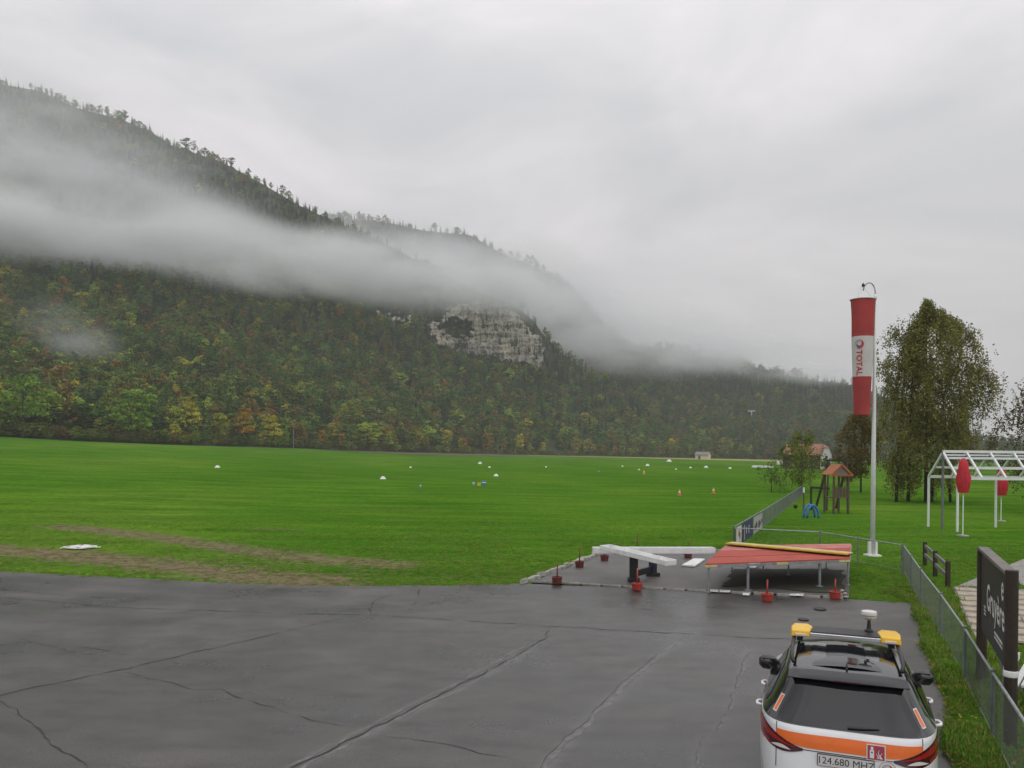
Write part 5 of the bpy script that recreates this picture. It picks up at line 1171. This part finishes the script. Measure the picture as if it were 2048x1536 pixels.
def shell(name, zlist, material, grow=0.0, cap_top=False, cap_bot=False):
    V = []; n = 96
    for z in zlist:
        c_ = contour(z)
        V += [(x * (1 + grow), y, z_) for x, y, z_ in c_]
    m_ = MB(); m_.v = V
    m_.f = [(j * n + i, j * n + (i + 1) % n, (j + 1) * n + (i + 1) % n, (j + 1) * n + i) for j in range(len(zlist) - 1) for i in range(n)]
    if cap_top: m_.f.append(tuple((len(zlist) - 1) * n + i for i in range(n)))
    if cap_bot: m_.f.append(tuple(i for i in range(n - 1, -1, -1)))
    return m_.build(name, material, car, smooth=True)
shell('body', [z for z in zs if z <= 1.101], M['car_white'], cap_bot=True)
shell('greenhouse', [z for z in zs if z >= 1.075], M['car_black'], cap_top=True)
def rear_patch(name, z0, z1, xl, xr, material, off=.004, nz=14, nx=28, parent=None, th=0.0):
    V = []
    for j in range(nz + 1):
        z = z0 + (z1 - z0) * j / nz; a, b_ = xl(z), xr(z)
        for i in range(nx + 1):
            x = a + (b_ - a) * i / nx; V.append((x, y_rear(x, z) - off, z))
    return mesh_np(name, V, grid_faces(nz + 1, nx + 1), material, parent or car, smooth=True)
lerp = lambda a, b_, t: a + (b_ - a) * max(0, min(1, t))
# tailgate window, its black surround and quarter glass
def wx(z): return lerp(.765, .555, (z - 1.10) / .42)
rear_patch('rear_window_surround', 1.085, 1.53, lambda z: -wx(z) - .02, lambda z: wx(z) + .02, M['car_black'], .003)
def arch(z): return math.sqrt(max(0, 1 - (max(0, 1.155 - z) / .06) ** 2)) if z < 1.155 else 1
rear_patch('rear_window', 1.10, 1.515, lambda z: -(wx(z) - .05) * (.86 + .14 * arch(z)), lambda z: (wx(z) - .05) * (.86 + .14 * arch(z)), M['car_glass'], .007)
for sx in (-1, 1):   # orange reflex strips beside the window
    rear_patch('reflex_strip', 1.16, 1.31, lambda z: sx * (wx(z) - .01) - .013, lambda z: sx * (wx(z) - .01) + .013, M['car_orange'], .011, nx=3)
    rear_patch('reflex_border', 1.15, 1.32, lambda z: sx * (wx(z) - .01) - .020, lambda z: sx * (wx(z) - .01) + .020, M['plate_white'], .009, nx=3)
# spoiler
V = []; nx = 24
for (yo, zo) in ((.62, 1.595), (.44, 1.582), (.355, 1.562), (.35, 1.545), (.42, 1.53), (.52, 1.54)):
    for i in range(nx + 1):
        x = -.60 + 1.20 * i / nx; V.append((x, yo + .09 * (x / .6) ** 4 + .02 * (x / .6) ** 2, zo - .035 * (x / .6) ** 4 * (zo > 1.55) - .015 * (x / .6) ** 4))
mesh_np('spoiler', V, grid_faces(6, nx + 1), M['car_trim'], car, smooth=True)
MB().box((0, .352, 1.552), (.26, .012, .014)).build('brake_light', M['lamp_dark'], car)
wp = MB(); wp.path([(.0, y_rear(0, 1.13) - .03, 1.13), (.12, y_rear(.12, 1.135) - .035, 1.135), (.30, y_rear(.3, 1.14) - .025, 1.145)], [.016, .012, .006], 6); wp.build('wiper', M['car_trim'], car)
# orange band across the tailgate and over the rear corners
def band_lo(x): return lerp(.878, .925, (abs(x) - .40) / .42)
nz, nxx = 10, 40; V = []
for j in range(nz + 1):
    for i in range(nxx + 1):
        x = -.70 + 1.40 * i / nxx; z = band_lo(x) + (1.022 - .01 * abs(x) - band_lo(x)) * j / nz; V.append((x, y_rear(x, z) - .0045, z))
mesh_np('orange_band', V, grid_faces(nz + 1, nxx + 1), M['car_orange'], car, smooth=True)
# tail lamps
for sx in (-1, 1):
    def lamp(name, material, z_lo, z_hi, x0, x1, off, par=None, nx=22):
        V = []; nz = 8
        for j in range(nz + 1):
            for i in range(nx + 1):
                t = i / nx; x = x0 + (x1 - x0) * t; a, b_ = z_lo(t), z_hi(t); z = a + (b_ - a) * j / nz; V.append((sx * x, y_rear(x, z) - off, z))
        f = grid_faces(nz + 1, nx + 1); return mesh_np(name, V, f if sx < 0 else f[:, ::-1], material, par or car, smooth=True)
    L0 = lamp('tail_light', M['lamp_dark'], lambda t: lerp(.845, .850, t) - .045 * math.sin(math.pi * min(1, t * 1.1)), lambda t: lerp(.87, 1.075, max(0, t) ** 1.35), .43, .912, .008)
    lamp('red_lens', M['lamp_red'], lambda t: lerp(.868, .93, t ** 1.3), lambda t: lerp(.874, 1.045, t ** 1.4), .50, .905, .013, L0)
    lamp('clear_lens', M['lamp_clear'], lambda t: .832, lambda t: .832 + .036 * math.sin(math.pi * t), .55, .76, .013, L0)
    lamp('lower_lens', M['lamp_red'], lambda t: .835, lambda t: .86 + .06 * t, .77, .90, .013, L0)
    # panel gap of the tailgate
    rear_patch('panel_gap', .62, 1.08, lambda z: sx * (.70 + .0 * z) - .004, lambda z: sx * .70 + .004, M['car_trim'], .003, nx=2)
rear_patch('shadow_gap', .853, .862, lambda z: -.46, lambda z: .46, M['car_trim'], .005, nz=2)
# number plate with the radio frequency
yp = y_rear(0, .79) - .028
pl = MB().box((-.02, yp + .012, .79), (.54, .024, .125)).build('number_plate', M['car_trim'], car, bevel=.004); MB().box((-.02, yp - .002, .79), (.525, .006, .112)).build('plate_face', M['plate_white'], pl)
me = text_mesh("124.680 MHZ", .094)
for v in me.vertices: v.co = Vector((v.co.x * 1.02 - .02, yp - .0065, .79 + v.co.y * 1.12))
me.materials.append(M['plate_ink']); link(bpy.data.objects.new('lettering', me), pl)
# round badge beside the plate
bx_, bz_ = .37, .77; by_ = y_rear(bx_, bz_) - .004
bd = MB(); vs = [(bx_ + .085 * math.cos(a), y_rear(bx_ + .085 * math.cos(a), bz_ + .085 * math.sin(a)) - .006, bz_ + .085 * math.sin(a)) for a in np.linspace(0, 2 * math.pi, 32, endpoint=False)]
bd.add(vs, [tuple(range(32))]); badge = bd.build('badge', M['plate_white'], car)
for rr_, w_, a0, a1, mt in ((.055, .03, -2.2, 1.5, 'logo_red'), (.058, .02, 1.2, 3.6, 'logo_grey'), (.04, .022, -3.0, -.4, 'logo_blue'), (.083, .008, 0, 6.28, 'logo_grey')):
    co, fs = crescent(rr_, w_, a0, a1)
    if a1 > 6: co, fs = [q for k in range(33) for q in (((rr_ - w_) * math.cos(k / 32 * 6.2832), (rr_ - w_) * math.sin(k / 32 * 6.2832), 0), (rr_ * math.cos(k / 32 * 6.2832), rr_ * math.sin(k / 32 * 6.2832), 0))], [(2 * k, 2 * k + 1, 2 * k + 3, 2 * k + 2) for k in range(32)]
    me = bpy.data.meshes.new('logo_swirl'); me.from_pydata([(bx_ + q[0], y_rear(bx_ + q[0], bz_ + q[1]) - .010, bz_ + q[1]) for q in co], [], fs); me.materials.append(M[mt]); link(bpy.data.objects.new('logo_swirl', me), badge)
# fire extinguisher sticker
sx_, sz_ = .265, .925; yq = lambda x, z: y_rear(x, z) - .0085
def stk(name, x0, x1, z0, z1, mt, off, par):
    V = [(x, yq(x, z) - off, z) for z in np.linspace(z0, z1, 4) for x in np.linspace(x0, x1, 5)]; return mesh_np(name, V, grid_faces(4, 5), M[mt], par)
st = stk('extinguisher_sticker', sx_ - .088, sx_ + .088, sz_ - .078, sz_ + .078, 'plate_white', 0, car); stk('red_field', sx_ - .079, sx_ + .079, sz_ - .069, sz_ + .069, 'sticker_red', .002, st)
stk('pictogram', sx_ - .058, sx_ - .018, sz_ - .055, sz_ + .025, 'plate_white', .004, st); stk('pictogram', sx_ - .048, sx_ - .026, sz_ + .028, sz_ + .055, 'plate_white', .004, st); stk('pictogram', sx_ - .046, sx_ - .030, sz_ - .005, sz_ + .008, 'plate_ink', .006, st)
for k, (dx, hh) in enumerate(((.012, .05), (.030, .085), (.048, .06))):
    V = [(sx_ + dx + .01 * math.sin(j * 1.1 + k) + w_, 0, sz_ - .055 + hh * j / 5) for j in range(6) for w_ in (-.007 * (1 - j / 6), .007 * (1 - j / 6))]; V = [(a, yq(a, c_) - .004, c_) for a, _, c_ in V]
    mesh_np('pictogram', V, [(2 * j, 2 * j + 1, 2 * j + 3, 2 * j + 2) for j in range(5)], M['plate_white'], st)
# side windows, pillars, mirrors, door handles, side stripes, wheels
for sx in (-1, 1):
    def side_patch(name, y0, y1, zlo, zhi, material, off, par=None, ny=24, nz=8):
        V = []
        for j in range(nz + 1):
            for i in range(ny + 1):
                y = y0 + (y1 - y0) * i / ny; t = i / ny; z = zlo(t) + (zhi(t) - zlo(t)) * j / nz; V.append((sx * (x_side(y, z) + off), y, z))
        f = grid_faces(nz + 1, ny + 1); return mesh_np(name, V, f if sx > 0 else f[:, ::-1], material, par or car, smooth=True)
    side_patch('side_window', .82, 1.30, lambda t: 1.13, lambda t: lerp(1.24, 1.50, t * 1.6), M['car_glass'], .006); side_patch('side_window', 1.36, 2.02, lambda t: 1.12, lambda t: 1.515, M['car_glass'], .006); side_patch('side_window', 2.08, 2.78, lambda t: 1.11, lambda t: lerp(1.515, 1.24, (t - .35) / .65), M['car_glass'], .006)
    side_patch('side_stripe', .75, 3.2, lambda t: .90, lambda t: 1.0, M['car_orange'], .004)
    for yh in (1.15, 2.05):
        side_ = x_side(yh, .99); MB().path([(sx * (side_ - .005), yh - .09, .99), (sx * (side_ + .045), yh - .07, .995), (sx * (side_ + .055), yh, 1.0), (sx * (side_ + .045), yh + .07, .995), (sx * (side_ - .005), yh + .09, .99)], .018, 8).build('door_handle', M['car_white'], car, smooth=True)
    mr_ = MB(); V = []
    for (px_, r_) in ((.0, .03), (.05, .09), (.13, .125), (.21, .12), (.26, .06)):
        V.append((px_, r_))
    mm = MB(); n = 14
    for (px_, r_) in V:
        for i in range(n):
            a = 2 * math.pi * i / n; mm.v.append((sx * (.795 + px_), 2.62 + r_ * .75 * math.cos(a) + .03 * px_, 1.13 + r_ * .82 * math.sin(a)))
    mm.f = [(j * n + i, j * n + (i + 1) % n, (j + 1) * n + (i + 1) % n, (j + 1) * n + i) for j in range(len(V) - 1) for i in range(n)] + [tuple((len(V) - 1) * n + i for i in range(n))]
    wm = mm.build('wing_mirror', M['car_black'], car, smooth=True); MB().box((sx * .925, 2.555, 1.13), (.17, .012, .14)).build('mirror_glass', M['car_glass'], wm, bevel=.004)  # dark reflection put into the mirror's colour by the dark glass material
    MB().path([(sx * .555, .85, 1.60), (sx * .575, .93, 1.655), (sx * .585, 1.3, 1.672), (sx * .585, 2.0, 1.675), (sx * .575, 2.3, 1.655), (sx * .56, 2.4, 1.59)], .022, 8).build('roof_rail', M['car_trim'], car, smooth=True)
    for yw in (.82, 3.45):
        ty = MB(); ty.v = []; n = 28
        prof = [(.24, .66), (.33, .67), (.345, .70), (.345, .82), (.33, .85), (.24, .855)]
        for r_, x in prof:
            for i in range(n): a = 2 * math.pi * i / n; ty.v.append((sx * x, yw + r_ * math.cos(a), .345 + r_ * math.sin(a)))
        ty.f = [(j * n + i, j * n + (i + 1) % n, (j + 1) * n + (i + 1) % n, (j + 1) * n + i) for j in range(len(prof) - 1) for i in range(n)]
        wh = ty.build('wheel', M['rubber'], car, smooth=True)
        rm = MB(); rm.path([(sx * .80, yw, .345), (sx * .862, yw, .345)], .235, 28); ro = rm.build('rim', M['chrome'], wh)
    V = []
    for yw in (.82, 3.45):
        pts = [(sx * (x_side(yw + .40 * math.cos(a), .5) + .002), yw + .40 * math.cos(a), max(.21, .345 + .40 * math.sin(a))) for a in np.linspace(-.25, math.pi + .25, 20)]
        MB().add([(x, y, z) for x, y, z in pts], [tuple(range(20)) if sx > 0 else tuple(range(19, -1, -1))]).build('wheel_arch', M['car_trim'], car)
# panoramic roof, roof seam, fin aerial
V = [];
for j in range(17):
    for i in range(13):
        x = -.45 + .90 * i / 12; y = .78 + 1.62 * j / 16; V.append((x, y, 1.628 - .035 * (x / .45) ** 2 - .05 * max(0, (y - 1.9) / .5) ** 2 - .02 * max(0, (1.0 - y) / .3) ** 2))
mesh_np('glass_roof', V, grid_faces(17, 13), M['car_glass'], car, smooth=True)
MB().add([(-.012, .72, 1.60), (.012, .72, 1.60), (.012, .88, 1.61), (-.012, .88, 1.61), (-.005, .735, 1.66), (.005, .735, 1.66), (.006, .80, 1.645), (-.006, .80, 1.645)], [(0, 1, 5, 4), (1, 2, 6, 5), (2, 3, 7, 6), (3, 0, 4, 7), (4, 5, 6, 7)]).build('fin_aerial', M['car_trim'], car)
# light bar
yb, zb = 2.02, 1.70; bar = empty('light_bar', (0, yb, zb)); bar.parent = car; bar.scale = (1, 1.55, 1)
MB().box((0, 0, .045), (.80, .24, .055)).build('deck_panel', M['car_trim'], bar, bevel=.008)
for yo in (-.135, .135): MB().box((0, yo, .035), (.80, .03, .05)).build('edge_strip', M['chrome'], bar, bevel=.006)
for sx in (-1, 1):
    hexv = [(.395, -.15), (.62, -.165), (.635, .02), (.60, .15), (.43, .165), (.365, .06)]
    vs = [(sx * a, b_, 0.0) for a, b_ in hexv] + [(sx * (.5 + (a - .5) * .94), b_ * .94, .085) for a, b_ in hexv]; n = 6
    f = [(i, (i + 1) % n, n + (i + 1) % n, n + i) for i in range(n)] + [tuple(range(n, 2 * n)), tuple(range(n - 1, -1, -1))]
    if sx < 0: f = [tuple(reversed(q)) for q in f]
    dm = MB().add(vs, f).build('amber_dome', M['amber'], bar, bevel=.014); MB().box((sx * .505, -.163, .03), (.13, .014, .03)).build('lens', M['lamp_clear'], dm, bevel=.004)
    MB().box((sx * .52, 0, -.035), (.07, .18, .07)).build('mount', M['car_trim'], bar)
bc_ = empty('beacon', (.28, yb + .10, zb + .072)); bc_.parent = car
MB().path([(0, 0, 0), (0, 0, .17)], [.028, .016], 8).lathe([(.05, 0), (.05, .02), (.03, .04)], 12).build('stem', M['car_trim'], bc_)
MB().lathe([(.03, .15), (.075, .175), (.088, .19), (.092, .235), (.088, .262), (.06, .27)], 22).build('housing', M['plate_white'], bc_, smooth=False, bevel=.0)
MB().lathe([(.089, .205), (.096, .208), (.096, .216), (.089, .219)], 22, cap=False).build('band', M['galv'], bc_)

# ------------------------------------------------------------------ grass tufts and fallen leaves
M['blade'] = leaf_mat('grass_blades', attr='tint', trans=.35)
tk = bpy.data.collections.new("tuft_kinds")
def tuft(name, n, hgt, spread, seed):
    rs = np.random.default_rng(seed); V = []; Fq = []; T = []
    for k in range(n):
        x, y = rs.normal(size=2) * spread; a = rs.uniform(0, 6.28); h = hgt * rs.uniform(.5, 1.2); w = .006 + .004 * rs.random(); ln_ = rs.uniform(.1, .6) * h
        dx, dy = math.cos(a), math.sin(a); b0 = len(V)
        V += [(x - dy * w, y + dx * w, 0), (x + dy * w, y - dx * w, 0), (x + dx * ln_ + dy * w * .3, y + dy * ln_ - dx * w * .3, h), (x + dx * ln_ - dy * w * .3, y + dy * ln_ + dx * w * .3, h)]
        Fq.append((b0, b0 + 1, b0 + 2, b0 + 3)); T += [rs.uniform(.6, 1.0)] * 2 + [rs.uniform(1.0, 1.35)] * 2
    tk.objects.link(bpy.data.objects.new(name, raw_mesh(name, V, Fq, T, [M['blade']])))
for k in range(4): tuft("tuft_%d" % k, 26, .075, .07, 40 + k)
rs = np.random.default_rng(77)
n = 110000; uy = rs.random(n); y = 19 + 38 * uy ** 1.6; x = (rs.random(n) * 1.55 - .72) * y
yl = np.interp(x, aex[:11], aey[:11], right=0); padm = (x > BL.x - 1.2) & (x < FR.x + .1)
kerbx = lambda yy_: np.interp(yy_, [FL.y, BL.y], [gp(1040, 1168).x, gp(1208, 1106).x])
inpad = (y > 22) & (y < BL.y + .2) & (x > kerbx(y) - .02) & (x < np.interp(y, [FR.y, BR.y], [FR.x, BR.x]) + .03); onap = (y < np.interp(x, aex, aey) + rs.normal(size=n) * .16 - .04) & (x < 14)
ok = ~inpad & ~onap & (x < 25); b_ = bare_at(np.stack([x, y], 1)); ok &= rs.random(n) > b_ * .85
x, y, b_ = x[ok], y[ok], b_[ok]; n = len(x); z = height(x, y) - .015; hh = rs.uniform(.30, .75, n) * (1 - .45 * b_) * np.clip(1.25 - (y - 19) / 38, .12, 1)
G = np.array([(0.085, 0.175, 0.020), (0.11, 0.19, 0.028), (0.07, 0.15, 0.018), (0.14, 0.19, 0.035)]); tint = G[rs.integers(0, 4, n)] * rs.uniform(1.2, 1.9, (n, 1)); dry = rs.random(n) < b_ * .6; tint[dry] = np.array([.30, .26, .12]) * rs.uniform(.7, 1.2, (dry.sum(), 1))
o = scatter_object('grass', np.stack([x, y, z], 1), rs.integers(0, 4, n), np.stack([hh * 1.3, hh * 1.3, hh], 1), np.stack([np.zeros(n), np.zeros(n), rs.uniform(0, 6.28, n)], 1), tint, tk); tag(o, 'short mown grass along the apron edge', 'grass')
n = 26000; y = 5.5 + 19.5 * rs.random(n) ** 1.2; x = np.interp(y, vy, vx) + np.abs(rs.normal(size=n)) * 1.6 + rs.normal(size=n) * .05 + .03; k_ = y > vb[0].y; x[k_] = rs.uniform(vb[0].x, 17, k_.sum())
A, B = TA, TB; ok = ~((y > B.y) & (y < A.y) & (x > np.interp(y, [B.y, A.y], [B.x, A.x]) - .1)); x, y = x[ok], y[ok]; n = len(x)
z = .03 + .03 * np.minimum(1, np.maximum(0, x - np.interp(y, vy, vx))); hh = rs.uniform(.4, 1.3, n) * np.clip(.5 + (x - np.interp(y, vy, vx)) * 2, .5, 1)
clump = np.array([fbm(a * .9, c_ * .9, 6) for a, c_ in zip(x, y)]); hh *= np.clip(1 + clump * 1.2, .3, 1.8)
tint = G[rs.integers(0, 4, n)] * rs.uniform(1.0, 1.8, (n, 1)); dry = rs.random(n) < .10; tint[dry] = (.30, .25, .10)
o = scatter_object('verge_grass', np.stack([x, y, z], 1), rs.integers(0, 4, n), np.stack([hh * 1.1, hh * 1.1, hh], 1), np.stack([rs.normal(size=n) * .15, rs.normal(size=n) * .15, rs.uniform(0, 6.28, n)], 1), tint, tk); tag(o, 'longer tufted grass on the verge beside the car', 'grass')
n = 520; y = 5.5 + 13 * rs.random(n); x = np.interp(y, vy, vx) + np.abs(rs.normal(size=n)) * .8 - .12; nn_ = rs.normal(size=(n, 3)) * .35 + np.array([0, 0, 1]); nn_ /= np.linalg.norm(nn_, axis=1)[:, None]
v, f = quads_np(np.stack([x, y, .05 + .09 * rs.random(n) * (x > np.interp(y, vy, vx))], 1), nn_, rs.uniform(.02, .042, n), rs, .65); me = raw_mesh('fallen_leaves', v, f, np.repeat(rs.uniform(.4, 1.3, n), 4), [leaf_mat('dry_leaf', (.30, .20, .05))])
o = link(bpy.data.objects.new('fallen_leaves', me)); tag(o, 'fallen yellow leaves strewn on the verge', 'leaves', kind='stuff')
